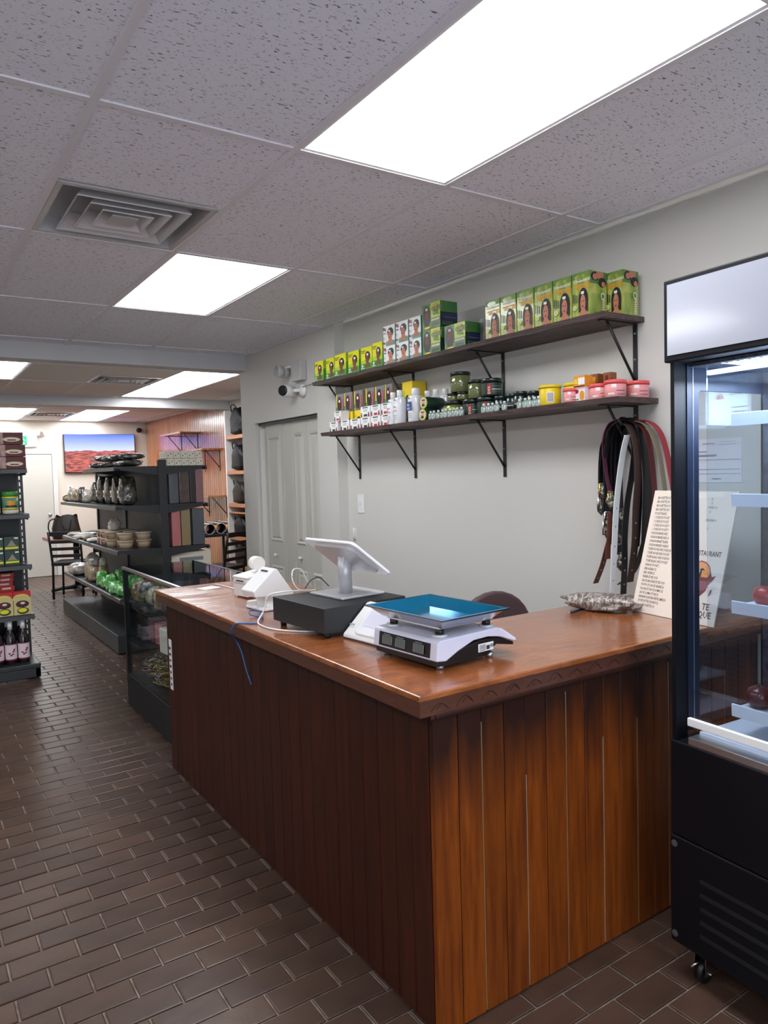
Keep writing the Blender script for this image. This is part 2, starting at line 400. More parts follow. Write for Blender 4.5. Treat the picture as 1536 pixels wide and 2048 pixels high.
class Face:
    """a printed face: origin lower-left, u to the right, v up, n outward; draws flat print on it"""
    def __init__(s, mb, o, u, v, W, H, off=.0004):
        s.mb = mb; s.o = Vector(o); s.u = Vector(u).normalized(); s.v = Vector(v).normalized(); s.W = W; s.H = H
        s.n = s.u.cross(s.v); s.k = 1; s.off = off
    def P(s, a, b): return s.o+s.u*a*s.W+s.v*b*s.H+s.n*s.off*s.k
    def poly(s, pts, m): s.mb.poly([s.P(a, b) for a, b in pts], m); s.k += 1; return s
    def rect(s, a0, b0, a1, b1, m): return s.poly([(a0, b0), (a1, b0), (a1, b1), (a0, b1)], m)
    def ell(s, a, b, ra, rb, m, n=14): return s.poly([(a+ra*cos(2*pi*i/n), b+rb*sin(2*pi*i/n)) for i in range(n)], m)
    def text(s, body, a, b, size, m, align='LEFT', sx=1.0, rot=False):
        vs, fs = text2d(body, align)
        if rot: pts = [s.o+s.u*(a*s.W-y*size)+s.v*(b*s.H+x*size*sx)+s.n*s.off*s.k for x, y in vs]
        else: pts = [s.o+s.u*(a*s.W+x*size*sx)+s.v*(b*s.H+y*size)+s.n*s.off*s.k for x, y in vs]
        s.mb.add(pts, fs, m); s.k += 1; return s
    def portrait(s, a, b, sc, hair='hair', skin='skin', style=0):
        ra, rb = .19*sc, .2*sc
        if style == 1: s.ell(a, b+.02, ra*1.45, rb*1.35, hair); s.rect(a-ra*1.4, b-rb*1.1, a+ra*1.4, b+.02, hair)
        elif style == 2: s.ell(a, b, ra*1.5, rb*2.1, hair)
        else: s.ell(a+.02, b+rb*.55, ra*1.15, rb*1.0, hair)
        s.poly([(a-ra*1.3, max(.03, b-rb*1.9)), (a+ra*1.3, max(.03, b-rb*1.9)), (a+ra*.5, b-rb*.8), (a-ra*.5, b-rb*.8)], skin)
        s.ell(a-.01, b-rb*.15, ra*.78, rb*.9, skin)
        for sx in (-1, 1): s.ell(a-.01+sx*ra*.32, b+rb*.02, ra*.13, rb*.09, 'hair', 6)
        s.ell(a-.01, b-rb*.55, ra*.3, rb*.1, 'crimson', 6)
        return s
ORD = ['first', 'second', 'third', 'fourth', 'fifth', 'sixth', 'seventh', 'eighth', 'ninth', 'tenth', 'eleventh', 'twelfth', 'thirteenth',
       'fourteenth', 'fifteenth', 'sixteenth', 'seventeenth', 'eighteenth', 'nineteenth', 'twentieth']
def R(a, b): return random.uniform(a, b)

# ================================================================== STRUCTURE
def wallbox(name, x0, x1, y0, y1, z0, z1, m='wall', parent=None):
    b = MB(m).box(x0, x1, y0, y1, z0, z1).build(name, parent)
    if not parent: struct(b)
    return b
def fz(y): return 0.0 if y < 10.9 else -.13*(y-10.9)/2.7
fl = MB('grout')
ys = [-3, 10.9, 13.7]
for i in range(2):
    fl.add([(-2.6, ys[i], fz(ys[i])-.006), (3.95, ys[i], fz(ys[i])-.006), (3.95, ys[i+1], fz(ys[i+1])-.006), (-2.6, ys[i+1], fz(ys[i+1])-.006),
            (-2.6, ys[i], -.2), (3.95, ys[i], -.2), (3.95, ys[i+1], -.2), (-2.6, ys[i+1], -.2)],
           [(0, 1, 2, 3), (4, 7, 6, 5), (0, 4, 5, 1), (1, 5, 6, 2), (2, 6, 7, 3), (3, 7, 4, 0)])
floor = struct(fl.build('floor'))
# floor tiles : running bond, 200 x 100 mm
for i, (a, b_) in enumerate([((82, 61, 50), (70, 52, 43)), ((77, 57, 47), (66, 48, 40)), ((88, 66, 54), (76, 57, 47)), ((80, 61, 52), (69, 52, 44))]):
    pm('tile%d' % i, a, .34, rgb2=b_, scale=6, bump=.12, bscale=16, spec=.45)
TX, TY, J = .2, .1002, .0075
def tile_geo(cx, cy, z, hx=TX/2-J/2, hy=TY/2-J/2, ch=.003):
    vs = [(cx+sx*hx, cy+sy*hy, z-.008) for sx, sy in ((-1, -1), (1, -1), (1, 1), (-1, 1))]
    vs += [(cx+sx*hx, cy+sy*hy, z-.002) for sx, sy in ((-1, -1), (1, -1), (1, 1), (-1, 1))]
    vs += [(cx+sx*(hx-ch), cy+sy*(hy-ch), z) for sx, sy in ((-1, -1), (1, -1), (1, 1), (-1, 1))]
    fs = [(8, 9, 10, 11)]+[(a+k, a+(k+1) % 4, a+4+(k+1) % 4, a+4+k) for a in (0, 4) for k in range(4)]
    return vs, fs
cands = []
n = -103
while True:
    yc = 3.415-TY*(n+.5); n += 1
    if yc < -.4: break
    if yc > 13.55: continue
    row = n-1
    x = .306+(0 if row % 2 == 0 else .1)-TX*15
    while x < 3.75:
        xc = x+TX/2; x += TX
        if xc < -2.45: continue
        if yc < 4.4 and xc > 2.6 or yc < 6.1 and xc > 2.55: continue
        if (xc > 1.25 and 1.6 < yc < 3.65): continue
        d = Vector((xc, yc, -1.5)); f = d.dot(fw); vis = False
        if f > .3:
            px = 768+FPX*d.dot(rt)/f; py = 1024-FPX*d.dot(up)/f
            vis = -60 < px < 1596 and 1100 < py < 2110
            if xc > 1.13 and yc > 1.5: vis = False
        cands.append((0 if vis else 1, d.length, xc, yc))
cands.sort()
tm = []
for i in range(4):
    g = MB('tile%d' % i); g.add(*tile_geo(0, 0, 0)); o = g.build('tile', floor); tm.append(o.data); bpy.data.objects.remove(o)
rest = MB('tile0')
for k, (v_, d_, xc, yc) in enumerate(cands):
    if k < 300:
        o = bpy.data.objects.new('tile', tm[random.randrange(4)]); COL.objects.link(o); o.parent = floor
        o.location = (xc, yc, R(-.0006, .0006)); o.rotation_euler = (R(-.003, .003), R(-.002, .002), 0)
    else:
        vs, fs = tile_geo(xc, yc, fz(yc)+R(-.0005, .0005)); rest.add(vs, fs, 'tile%d' % random.randrange(4))
o = rest.build('tile', floor); o['kind'] = 'stuff'

wall_right = wallbox('wall_right', XW, XW+.12, -3, 4.43, 0, CZ+.1)
# closet wall with the bifold opening
wc = MB('wall')
wc.box(XD, XD+.12, 4.43, 4.705, 0, CZ+.1); wc.box(XD, XD+.12, 5.815, 6.10, 0, CZ+.1); wc.box(XD, XD+.12, 4.705, 5.815, 1.945, CZ+.1)
struct(wc.build('wall_closet'))
wallbox('wall_nook', XD+.12, 3.97, 6.0, 6.1, 0, CZ+.1)
wallbox('wall_closet_back', 3.1, 3.2, 4.43, 6.0, 0, CZ+.1)
wallbox('wall_closet_side', XD+.12, 3.1, 4.43, 4.5, 0, CZ+.1)
wallbox('wall_left', -2.6, -2.5, -3, 13.7, -.15, CZ+.1)
wf = MB('wall'); wf.box(-2.6, -2.0, -3.1, -3, 0, CZ+.1); wf.box(2.0, 2.77, -3.1, -3, 0, CZ+.1); wf.box(-2, 2, -3.1, -3, 0, .4); wf.box(-2, 2, -3.1, -3, 2.3, CZ+.1)
struct(wf.build('wall_front'))
wn = MB('glass').box(-2, 2, -3.06, -3.05, .4, 2.3); wn = struct(wn.build('added_window_1'))  # invented unseen window, put in as an opening for the added fill light
for x in (-2, -.68, .64, 1.96): MB('steel').box(x, x+.04, -3.08, -3.03, .4, 2.3).build('added_window_frame', wn)
wallbox('wall_nook_right', 3.85, 3.97, 6.1, 9.62, 0, CZ+.1)
wallbox('wall_back', -2.6, 3.97, 13.6, 13.72, -.15, CZ+.1, 'wallback')
ww = wallbox('wall_wood', 3.87, 3.97, 9.62, 13.6, -.15, CZ+.1, 'wallplank')
y = 9.64
while y < 13.58:
    wd = min(.084, 13.6-y)
    MB('wallplank').box(3.85, 3.87, y, y+wd-.006, fz(y)+.01, CZ-.002).build('plank', ww, bevel=.003, seg=1); y += .084
struct(MB('whitepaint').box(3.79, 3.85, 9.54, 9.60, 0, 2.39).build('trim_1', bevel=.004))
wallbox('beam_1', -2.5, XD, 5.98, 6.14, 2.412, CZ, 'beam')['label'] = 'grey painted beam crossing the near ceiling'
wallbox('beam_2', -2.5, 3.85, 9.52, 9.72, 2.415, CZ, 'beam')

# ceiling: slab, T-bars, 2x4 ft tiles, lay-in panels
ceil = struct(MB('whitemat').box(-2.6, 3.97, -3.1, 13.72, CZ+.1, CZ+.2).build('ceiling'))
TW = .024
def grid(cols, rows, x0, x1, y0, y1, panels, vents, tilemat='ceiltile'):
    for x in cols:
        if x0 < x < x1: MB('grid').box(x-TW/2, x+TW/2, y0, y1, CZ-.006, CZ).build('grid_bar', ceil)
    MB('grid').box(x0, x0+.022, y0, y1, CZ-.006, CZ).build('grid_bar', ceil); MB('grid').box(x1-.022, x1, y0, y1, CZ-.006, CZ).build('grid_bar', ceil)
    xs = [x0]+[c for c in cols if x0+.02 < c < x1-.02]+[x1]; yy = [y0]+[c for c in rows if y0+.02 < c < y1-.02]+[y1]
    for y in yy[1:-1]:
        for a, b in zip(xs[:-1], xs[1:]): MB('grid').box(a+TW/2, b-TW/2, y-TW/2, y+TW/2, CZ-.0058, CZ).build('cross_bar', ceil)
    for a, b in zip(xs[:-1], xs[1:]):
        for c, d in zip(yy[:-1], yy[1:]):
            cx, cy = (a+b)/2, (c+d)/2
            def hit(L): return any(l[0] < cx < l[1] and l[2] < cy < l[3] for l in L)
            if hit(panels): continue
            sub = [(c, d)]
            for v in vents:
                if v[0] < cx < v[1] and c < (v[2]+v[3])/2 < d:
                    sub = [(p, q) for p, q in ((c, v[2]), (v[3], d)) if q-p > .1]
            for p, q in sub:
                MB(tilemat).box(a+TW/2-.004, b-TW/2+.004, p+TW/2-.004, q-TW/2+.004, CZ-.001, CZ+.014).build('ceiling_tile', ceil)
CX = [-.11+.61*k for k in range(-4, 6)]
RY = [2.123+1.22*k for k in range(-5, 5)]
P1 = [(CX[k], CX[k+1], RY[j], RY[j+1]) for k, j in ((6, 4), (6, 6), (2, 4), (2, 6), (6, 2), (2, 2))]
V1 = [(CX[5], CX[6], 2.733, 3.343)]
grid(CX[1:], RY, -2.5, XD, -3, 5.98, P1, V1)
C2 = [-2.06, -1.44, -.82, -.2, .42, 1.03, 1.70, 2.36, 2.97, 3.58]; R2 = [6.98, 8.2, 9.42]
P2 = [(2.36, 2.97, 6.98, 8.2), (2.36, 2.97, 8.2, 9.42), (.42, 1.03, 6.98, 8.2), (-1.44, -.82, 6.98, 8.2)]
V2 = [(1.70, 2.36, 7.62, 8.2)]
grid(C2, R2, -2.5, 3.85, 6.14, 9.52, P2, V2, 'ceilfar')
C3 = [-1.3, -.7, -.1, .5, 1.11, 1.72, 2.35, 3.0, 3.6]; R3 = [11.3, 12.55]
P3 = [(2.35, 3.0, 11.3, 12.55), (2.35, 3.0, 12.55, 13.5), (1.11, 1.72, 11.3, 12.55), (1.11, 1.72, 12.55, 13.5), (-.7, -.1, 11.3, 12.55)]
V3 = [(1.72, 2.35, 11.94, 12.55)]
grid(C3, R3+[13.5], -2.5, 3.85, 9.72, 13.6, P3, V3, 'ceilfar')
def light_panel(p, label, group=None):
    x0, x1, y0, y1 = p; t = thing('ceiling_light', label, 'light', ((x0+x1)/2, (y0+y1)/2, CZ), group=group)
    hx, hy = (x1-x0)/2-TW/2, (y1-y0)/2-TW/2
    f = MB('white'); q = .012
    for a in ((-hx, -hx+q, -hy, hy), (hx-q, hx, -hy, hy), (-hx+q, hx-q, -hy, -hy+q), (-hx+q, hx-q, hy-q, hy)): f.box(*a, -.002, .03)
    f.build('frame', t)
    MB('panel').box(-hx+q, hx-q, -hy+q, hy-q, .001, .02).build('diffuser', t)
names = ['large bright ceiling light panel nearest, above the front of the counter', 'square-looking bright ceiling panel just behind the near air vent',
         'ceiling light panel out of view at left', 'ceiling light panel further back out of view at left', 'ceiling light panel behind the viewer', 'ceiling light panel behind the viewer at left']
for p, nme in zip(P1, names): light_panel(p, nme)
for p, nme in zip(P2, ['nearer of the two joined ceiling lights just past the first beam, at right', 'farther of the two joined ceiling lights past the first beam, at right',
                       'ceiling light cut by the left edge, just past the first beam', 'ceiling light out of view past the first beam']): light_panel(p, nme)
for p, nme in zip(P3, ['nearer half of the right ceiling light pair beyond the second beam', 'rear half of the right ceiling light pair, closest to the television wall',
                       'nearer half of the left ceiling light pair beyond the second beam', 'rear half of the left ceiling light pair, above the back door', 'ceiling light out of view beyond the second beam']): light_panel(p, nme)
def vent(p, label):
    x0, x1, y0, y1 = p; t = thing('air_vent', label, 'vent', ((x0+x1)/2, (y0+y1)/2, CZ)); hx, hy = (x1-x0)/2-.014, (y1-y0)/2-.014
    b = MB('silverpaint')
    b.box(-hx, hx, -hy, hy, .06, .07)
    for s_ in (1,):
        for (a0, a1, c0, c1) in ((-hx, -hx+.022, -hy, hy), (hx-.022, hx, -hy, hy), (-hx+.022, hx-.022, -hy, -hy+.022), (-hx+.022, hx-.022, hy-.022, hy)): b.box(a0, a1, c0, c1, -.004, .06)
    b.build('frame', t)
    for i, f in enumerate((.72, .52, .33)):
        c = MB('silverpaint'); ox, oy = hx*f, hy*f; ix, iy = ox-.045, oy-.045; vs = []
        for zz, X, Y in ((-.010, ox, oy), (.05, ix, iy), (.053, ix, iy), (-.006, ox+.002, oy+.002)):
            vs += [(-X, -Y, zz), (X, -Y, zz), (X, Y, zz), (-X, Y, zz)]
        fs = [[k*4+i_, k*4+(i_+1) % 4, ((k+1) % 4)*4+(i_+1) % 4, ((k+1) % 4)*4+i_] for k in range(4) for i_ in range(4)]
        c.add(vs, fs); c.build('louver', t)
    MB('silverpaint').box(-hx*.17, hx*.17, -hy*.17, hy*.17, -.008, -.002).build('louver', t)
vent(V1[0], 'silver four-way ceiling air vent nearest the camera, beside the light panel')
vent(V2[0], 'ceiling air vent past the first beam, left of the paired lights')
vent(V3[0], 'small far ceiling air vent between the last light pairs')

# bifold closet door, four leaves
d1 = struct(MB('doorpaint').box(2.66, 2.70, 4.71, 4.985, .02, 1.93).build('door_1', bevel=.003))
def leaf(y0, y1, panels, knob=None, ang=0, first=None):
    par = d1
    o = first or MB('doorpaint').box(2.64, 2.672, y0+.003, y1-.003, .02, 1.93).build('door_leaf', par, bevel=.003)
    for (a, b) in panels:
        for z0, z1 in ((.94, 1.83), (.2, .74)):
            q = MB('doorpaint'); c = .016
            vs = [(2.640, a, z0), (2.640, b, z0), (2.640, b, z1), (2.640, a, z1), (2.630, a+c, z0+c), (2.630, b-c, z0+c), (2.630, b-c, z1-c), (2.630, a+c, z1-c),
                  (2.640, a+2*c, z0+2*c), (2.640, b-2*c, z0+2*c), (2.640, b-2*c, z1-2*c), (2.640, a+2*c, z1-2*c),
                  (2.629, a+3*c, z0+3*c), (2.629, b-3*c, z0+3*c), (2.629, b-3*c, z1-3*c), (2.629, a+3*c, z1-3*c)]
            fs = [[k*4+i, k*4+(i+1) % 4, (k+1)*4+(i+1) % 4, (k+1)*4+i] for k in range(3) for i in range(4)]+[[12, 13, 14, 15]]
            q.add(vs, fs); q.build('raised_panel', o)
    if knob:
        MB('white').lathe([(.006, 0), (.006, -.012), (.014, -.018), (.016, -.026), (.011, -.034), (.002, -.037)], (2.64, knob[0], knob[1]), 16, axis='x').build('knob', o)
leaf(5.43, 5.775, [(5.475, 5.715)], (5.60, .83))
leaf(5.262, 5.43, [])
leaf(5.02, 5.262, [(5.065, 5.225)], (5.15, .84))
leaf(4.715, 5.02, [(4.81, 4.97)])
MB('whitepaint').box(2.60, 2.66, 5.785, 5.800, .02, 1.90).build('door_edge', d1)
MB('steel').box(2.60, 2.63, 4.71, 5.81, 1.925, 1.943).build('door_track', d1)

# back door in the television wall
d2 = struct(MB('doorpaint').box(1.34, 2.22, 13.565, 13.60, -.115, 1.965).build('door_2', bevel=.002))
fr = MB('whitepaint')
for a in ((2.225, 2.30, -.12, 2.03), (1.26, 1.335, -.12, 2.03)): fr.box(a[0], a[1], 13.555, 13.60, a[2], a[3])
fr.box(1.335, 2.225, 13.555, 13.60, 1.97, 2.03); fr.build('door_frame', d2, bevel=.004)
MB('chrome').lathe([(.028, 0), (.028, -.006), (.012, -.01), (.012, -.03), (.026, -.04), (.026, -.055), (.01, -.062)], (2.15, 13.565, .93), 16, axis='y').build('knob', d2)

# ================================================================== COUNTER
ct = thing('service_counter', 'long L-shaped brown wooden counter clad in vertical planks with a glossy top', 'counter', (1.115, 1.475, 0))
def cl(mb, name, **k):
    o = mb.build(name, ct, **k); o.location = (-1.115, -1.475, 0); return o
c = MB('plankshaded'); c.box(1.135, 1.66, 1.5, 3.715, .004, .872); c.box(1.66, 2.64, 1.5, 2.0, .004, .872); cl(c, 'carcass')
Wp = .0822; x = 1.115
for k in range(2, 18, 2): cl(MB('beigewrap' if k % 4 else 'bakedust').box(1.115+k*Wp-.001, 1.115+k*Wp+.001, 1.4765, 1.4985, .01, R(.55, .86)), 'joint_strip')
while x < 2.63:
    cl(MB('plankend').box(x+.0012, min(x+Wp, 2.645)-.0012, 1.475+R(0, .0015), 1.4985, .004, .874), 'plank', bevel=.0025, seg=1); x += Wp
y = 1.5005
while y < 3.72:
    cl(MB('plankshaded').box(1.115+R(0, .0012), 1.1345, y+.0012, min(y+Wp, 3.73)-.0012, .004, .874), 'plank', bevel=.0025, seg=1); y += Wp
t = MB('topwood'); prof = [(1.06, 1.457), (2.645, 1.457), (2.645, 2.05), (1.70, 2.05), (1.70, 3.732), (1.06, 3.732)]
t.prism(prof, .918, TOP, axis='z'); cl(t, 'countertop', bevel=.004)
e = MB('edgewood'); e.box(1.066, 1.09, 1.463, 3.727, .876, .918); e.box(1.09, 2.645, 1.463, 1.487, .876, .918); e.box(1.09, 1.69, 3.70, 3.727, .876, .918)
e.box(1.67, 1.695, 2.02, 3.70, .876, .918); e.box(1.67, 2.645, 2.02, 2.045, .876, .918)
cl(e, 'edge_band')
tr = MB('plankshaded'); tr.box(1.098, 1.1145, 1.46, 3.73, .862, .876); tr.box(1.1145, 2.645, 1.46, 1.4745, .862, .876); cl(tr, 'trim_bead', bevel=.004)
cv = MB('plankend')   # carved waves along the end band
for k in range(18):
    xx = 1.10+k*.085
    cv.tube([(xx+i*.0052, 1.4632, .886+.022*sin(i/11*pi)*(1 if k % 2 else .8)) for i in range(12)], .0011, 5)
    cv.tube([(xx+.02+i*.0045, 1.4632, .890+.012*sin(i/7*pi)) for i in range(8)], .001, 5)
cl(cv, 'carving')
st = MB('white').box(1.1138, 1.1148, 3.655, 3.70, .42, .68)
ff = Face(st, (1.1137, 3.70, .42), (0, -1, 0), (0, 0, 1), .045, .26)
for i in range(7): ff.rect(.25, .08+i*.12, .75, .13+i*.12, 'red' if i in (2, 4) else 'black')
cl(st, 'sticker')

# ================================================================== GLASS DISPLAY CASE
dc = thing('display_case', 'low black-framed glass display case between counter and black shelving', 'display case', (1.2, 3.76, 0))
def dl(mb, name, **k):
    o = mb.build(name, dc, **k); o.location = (-1.2, -3.76, 0); return o
CX0, CX1, CY0, CY1, CT = 1.2, 1.69, 3.76, 4.93, .925
dl(MB('blackmat').box(CX0, CX1, CY0, CY1, .01, .225), 'base_cabinet', bevel=.003)
for x in (CX0, CX1-.03):
    for y in (CY0, CY1-.03): dl(MB('blackmat').box(x, x+.03, y, y+.03, .225, CT-.012), 'post')
dl(MB('alu').box(CX0-.004, CX0+.014, CY0, CY1, CT-.012, CT+.004), 'top_rail'); dl(MB('steel').box(CX1-.016, CX1, CY0, CY1, CT-.012, CT+.004), 'top_rail')
dl(MB('topglass').box(CX0+.014, CX1-.016, CY0, CY1, CT-.004, CT+.003), 'top_pane')
dl(MB('caseglass').box(CX0+.004, CX0+.010, CY0+.03, CY1-.03, .225, CT-.012), 'front_pane')
dl(MB('caseglass').box(CX0+.03, CX1-.03, CY1-.010, CY1-.004, .225, CT-.012), 'side_pane')
dl(MB('caseglass').box(CX0+.03, CX1-.03, CY0+.004, CY0+.010, .225, CT-.012), 'side_pane')
for z in (.47, .70): dl(MB('caseglass').box(CX0+.016, CX1-.03, CY0+.02, CY1-.02, z, z+.006), 'shelf')
dl(MB('steeldark').box(CX1-.03, CX1-.02, CY0+.03, CY1-.03, .225, CT-.012), 'back_panel')

# ------------------------------------------------------------------ soft goods
def pouch(w, d, h, mat, seed, flat=0, neck=0, amp=.10, n=14, m=9):
    """crumpled bag: superellipsoid w x d x h standing on z=0; neck narrows the top"""
    rn = random.Random(seed); mb = MB(mat); ph = [rn.uniform(0, 6.28) for _ in range(8)]; vs = []
    for j in range(m+1):
        t = j/m; z = h*t
        prof = (min(1, (t+.02)/.12)**.5)*(1-neck*max(0, (t-.62)/.38)**1.2) if neck else max(.05, (1-abs(2*t-1)**3.2))**.5
        if neck and t > .97: prof *= .9
        for i in range(n):
            a = 2*pi*i/n
            cx = abs(cos(a))**.6*(1 if cos(a) > 0 else -1); cy = abs(sin(a))**.6*(1 if sin(a) > 0 else -1)
            k = 1+amp*(sin(3*a+ph[0]+5*t)*.5+sin(5*a+ph[1]-9*t)*.35+rn.uniform(-.4, .4))
            py = prof if not neck else prof*(1-.55*max(0, (t-.6)/.4))
            zz = z*(1+.0*t)+(rn.uniform(-.03, .03)*h if 0 < j else 0)
            vs.append((cx*w/2*prof*k, cy*d/2*py*k, max(0, zz)))
    fs = [[j*n+i, j*n+(i+1) % n, (j+1)*n+(i+1) % n, (j+1)*n+i] for j in range(m) for i in range(n)]
    fs += [list(range(n))[::-1], [m*n+i for i in range(n)]]
    mb.add(vs, fs, mat, True); return mb
CI = [('gold wrapped bag', 'goldpack'), ('brown wrapped packet', 'brownwrap'), ('crumpled clear packet', 'clearfilm'), ('dark silver packet', 'darkfilm')]
for i in range(9):
    nme, mt = CI[i % 4]
    o = pouch(R(.09, .12), R(.08, .1), R(.10, .15), mt, i).build('packet', loc=(1.29+R(-.02, .03), 3.88+i*.118, .7065))
    tag(o, '%s, %s from the counter on the top glass display shelf' % (nme, ORD[i]), 'packet', 'packets on the upper shelf of the display case')
def simple_box(nm, x, y, z, w, d, h, mat, label, cat, group=None, rot=0, face=None, bevel=.003):
    b = MB(mat); b.box(-d/2, d/2, -w/2, w/2, 0, h)
    if face: face(Face(b, (-d/2, w/2, 0), (0, -1, 0), (0, 0, 1), w, h))
    o = b.build(nm, loc=(x, y, z), rot=rot, bevel=bevel); tag(o, label, cat, group); return o
simple_box('gift_box', 1.33, 4.62, .4765, .10, .1, .14, 'mauvewrap', 'pink wrapped box standing nearest the far end in the glass case', 'box', 'boxes in the display case')
simple_box('gift_box', 1.34, 4.49, .4765, .10, .1, .13, 'pinkwrap', 'rosy wrapped box in the glass case beside the pale box', 'box', 'boxes in the display case', rot=.2)
simple_box('storage_box', 1.30, 4.20, .4765, .17, .12, .15, 'soap', 'pale grey plastic-lidded box on the middle glass shelf of the case', 'box', 'boxes in the display case', rot=.1, bevel=.01)
simple_box('storage_box', 1.38, 3.98, .4765, .12, .14, .17, 'greywrap', 'grey film-wrapped box on the middle glass shelf near the counter', 'box', 'boxes in the display case')
for i in range(4):
    b = MB('gold' if i % 2 else 'goldpack')
    rn = random.Random(i)
    for k in range(60):
        r_ = .028; a = rn.uniform(0, 6.3); cx, cy, cz = rn.uniform(-.05, .05), rn.uniform(-.09, .09), rn.uniform(.008, .12); tl = rn.uniform(0, 1.2)
        b.tube([(cx+r_*cos(q*pi/5), cy+r_*sin(q*pi/5)*cos(tl+.4), cz+.01+r_*sin(q*pi/5)*sin(tl)*.6) for q in range(11)], .0028, 5, ['gold', 'alu', 'goldpack'][k % 3])
    o = b.build('bracelet_heap', loc=(1.32, 4.0+i*.22, .231)); o['kind'] = 'stuff'
    tag(o, 'heap of metallic bangles on the bottom of the display case, %s from the counter' % ORD[i], 'jewellery', 'bangle heaps in the display case')

# ================================================================== WALL SHELVES AND THEIR GOODS
def shelf(name, y0, y1, zt, label):
    b = MB('shelfwood'); n = 26; vs = []
    rn = random.Random(int(zt*100))
    for k in range(n+1):
        y = y0+(y1-y0)*k/n; xf = 2.385+rn.uniform(-.005, .005)
        vs += [(xf, y, zt), (XW-.001, y, zt), (XW-.001, y, zt-.022), (xf+.003+rn.uniform(0, .004), y, zt-.022)]
    fs = [[k*4+i, k*4+(i+1) % 4, (k+1)*4+(i+1) % 4, (k+1)*4+i] for k in range(n) for i in range(4)]+[[3, 2, 1, 0], [n*4+i for i in range(4)]]
    b.add(vs, fs); o = b.build('wall_shelf'); tag(o, label, 'shelf'); return o
shelf('a', 1.965, 4.42, S1, 'long dark wooden wall shelf, upper of the two above the counter')
shelf('b', 1.90, 4.33, S2, 'long dark wooden wall shelf, lower of the two, with jars and bottles')
def bracket(y, z, label, L=.295, X=XW, D=.23, parent=None):
    t = thing('shelf_bracket', label, 'bracket', (X, y, z), group='black triangular shelf brackets')
    MB('bracket').box(-.006, -.001, -.011, .011, -L, 0).build('wall_leg', t, bevel=.001, seg=1)
    MB('bracket').box(-D, -.006, -.011, .011, -.005, 0).build('shelf_leg', t)
    MB('bracket').tube([(-D*.8, 0, -.005), (-.006, 0, -L*.82)], .006, 8).build('brace', t)
    for zz in (-.04, -.15): MB('alu').lathe([(.005, 0), (.004, -.003), (.001, -.004)], (-.006, 0, zz), 8, axis='x').build('screw', t)
    return t
for i, y in enumerate((4.28, 3.615, 2.825, 2.01)):
    bracket(y+(.055 if i == 0 else 0), S1-.0225, 'black triangular bracket, %s from the left under the upper wall shelf' % ORD[i])
    bracket(y-(.02 if i == 0 else 0), S2-.0225, 'black triangular bracket, %s from the left under the lower wall shelf' % ORD[i])

def carton(nm, y0, y1, xf, z, h, d, mat, art, label, group, side=None, top=None, rot=0, cat='box', bevel=.0015):
    """carton whose printed front faces the room; y0<y1, xf = front plane"""
    w = y1-y0-.003; b = MB(mat); b.box(0, d, -w/2, w/2, 0, h, mat)
    art(Face(b, (0, w/2, 0), (0, -1, 0), (0, 0, 1), w, h))
    if side: side(Face(b, (0, -w/2, 0), (1, 0, 0), (0, 0, 1), d, h))
    o = b.build(nm, loc=(xf, (y0+y1)/2, z), rot=rot); tag(o, label, cat, group); return o
def art_kids(f):
    f.rect(0, 0, 1, .42, 'green').poly([(0, .42), (1, .55), (1, 1), (0, 1)], 'limeyel').rect(0, .3, 1, .44, 'lime').rect(0, 0, .06, 1, 'green')
    f.portrait(.62, .5, 1.0).rect(.58, .62, .74, .72, 'white')
    f.rect(.1, .84, .5, .87, 'green').rect(.14, .76, .4, .79, 'red').ell(.22, .2, .08, .06, 'cream').rect(.08, .08, .4, .11, 'white')
def side_green(f): f.rect(0, 0, 1, .6, 'green').rect(.2, .2, .8, .3, 'white')
ks = [(4.297, 4.422, .136), (4.160, 4.286, .139), (3.999, 4.151, .142), (3.853, 3.990, .138), (3.702, 3.835, .138), (3.583, 3.698, .146)]
for i, (a, b, h) in enumerate(ks):
    carton('hair_kit_box', a, b, 2.405+(.0, .012, 0, .006, .004, 0)[i], S1, h, .085, 'lime', art_kids, 'yellow-green hair kit box with a portrait, %s from the left on the upper wall shelf' % ORD[i], 'yellow-green hair kits on the upper shelf', side_green)
def art_white(f):
    f.rect(0, 0, 1, 1, 'white').rect(.25, 0, 1, .22, 'teal').rect(0, 0, .03, 1, 'teal')
    f.portrait(.62, .52, 1.15, 'hair', 'skin2', 0).rect(.5, .68, .66, .76, 'white')
    f.rect(.08, .78, .14, .94, 'crimson').rect(.2, .74, .26, .9, 'crimson').rect(.1, .62, .28, .66, 'greydk').rect(.08, .4, .22, .42, 'grey').rect(.08, .34, .2, .36, 'grey').rect(.08, .1, .2, .2, 'crimson')
for r_ in range(2):
    for i, (a, b) in enumerate([(3.458, 3.582), (3.328, 3.452), (3.210, 3.322)]):
        carton('hair_kit_box', a, b, 2.41, S1+r_*.1095, .108 if r_ == 0 else .115, .09, 'white', art_white,
               'white portrait hair kit box, %s from left in the %s row of its stack' % (ORD[i], ('bottom', 'top')[r_]), 'white hair kits stacked on the upper shelf', lambda f: f.rect(0, 0, 1, 1, 'teal'))
def art_olive(f):
    f.rect(0, 0, 1, 1, 'lime').rect(0, 0, .48, 1, 'greenol').ell(.26, .5, .22, .44, 'hair').ell(.27, .55, .1, .18, 'skin').rect(.2, .74, .32, .84, 'cream')
    f.rect(.48, 0, 1, .40, 'greenol').rect(.54, .08, .96, .2, 'greendk').rect(.52, .28, .98, .36, 'cream').ell(.3, .06, .16, .05, 'yellow')
    f.rect(.64, .84, .86, .9, 'orange')
    f.text('OLIVE', .54, .66, .033, 'greendk').text('OIL', .62, .5, .033, 'greendk')
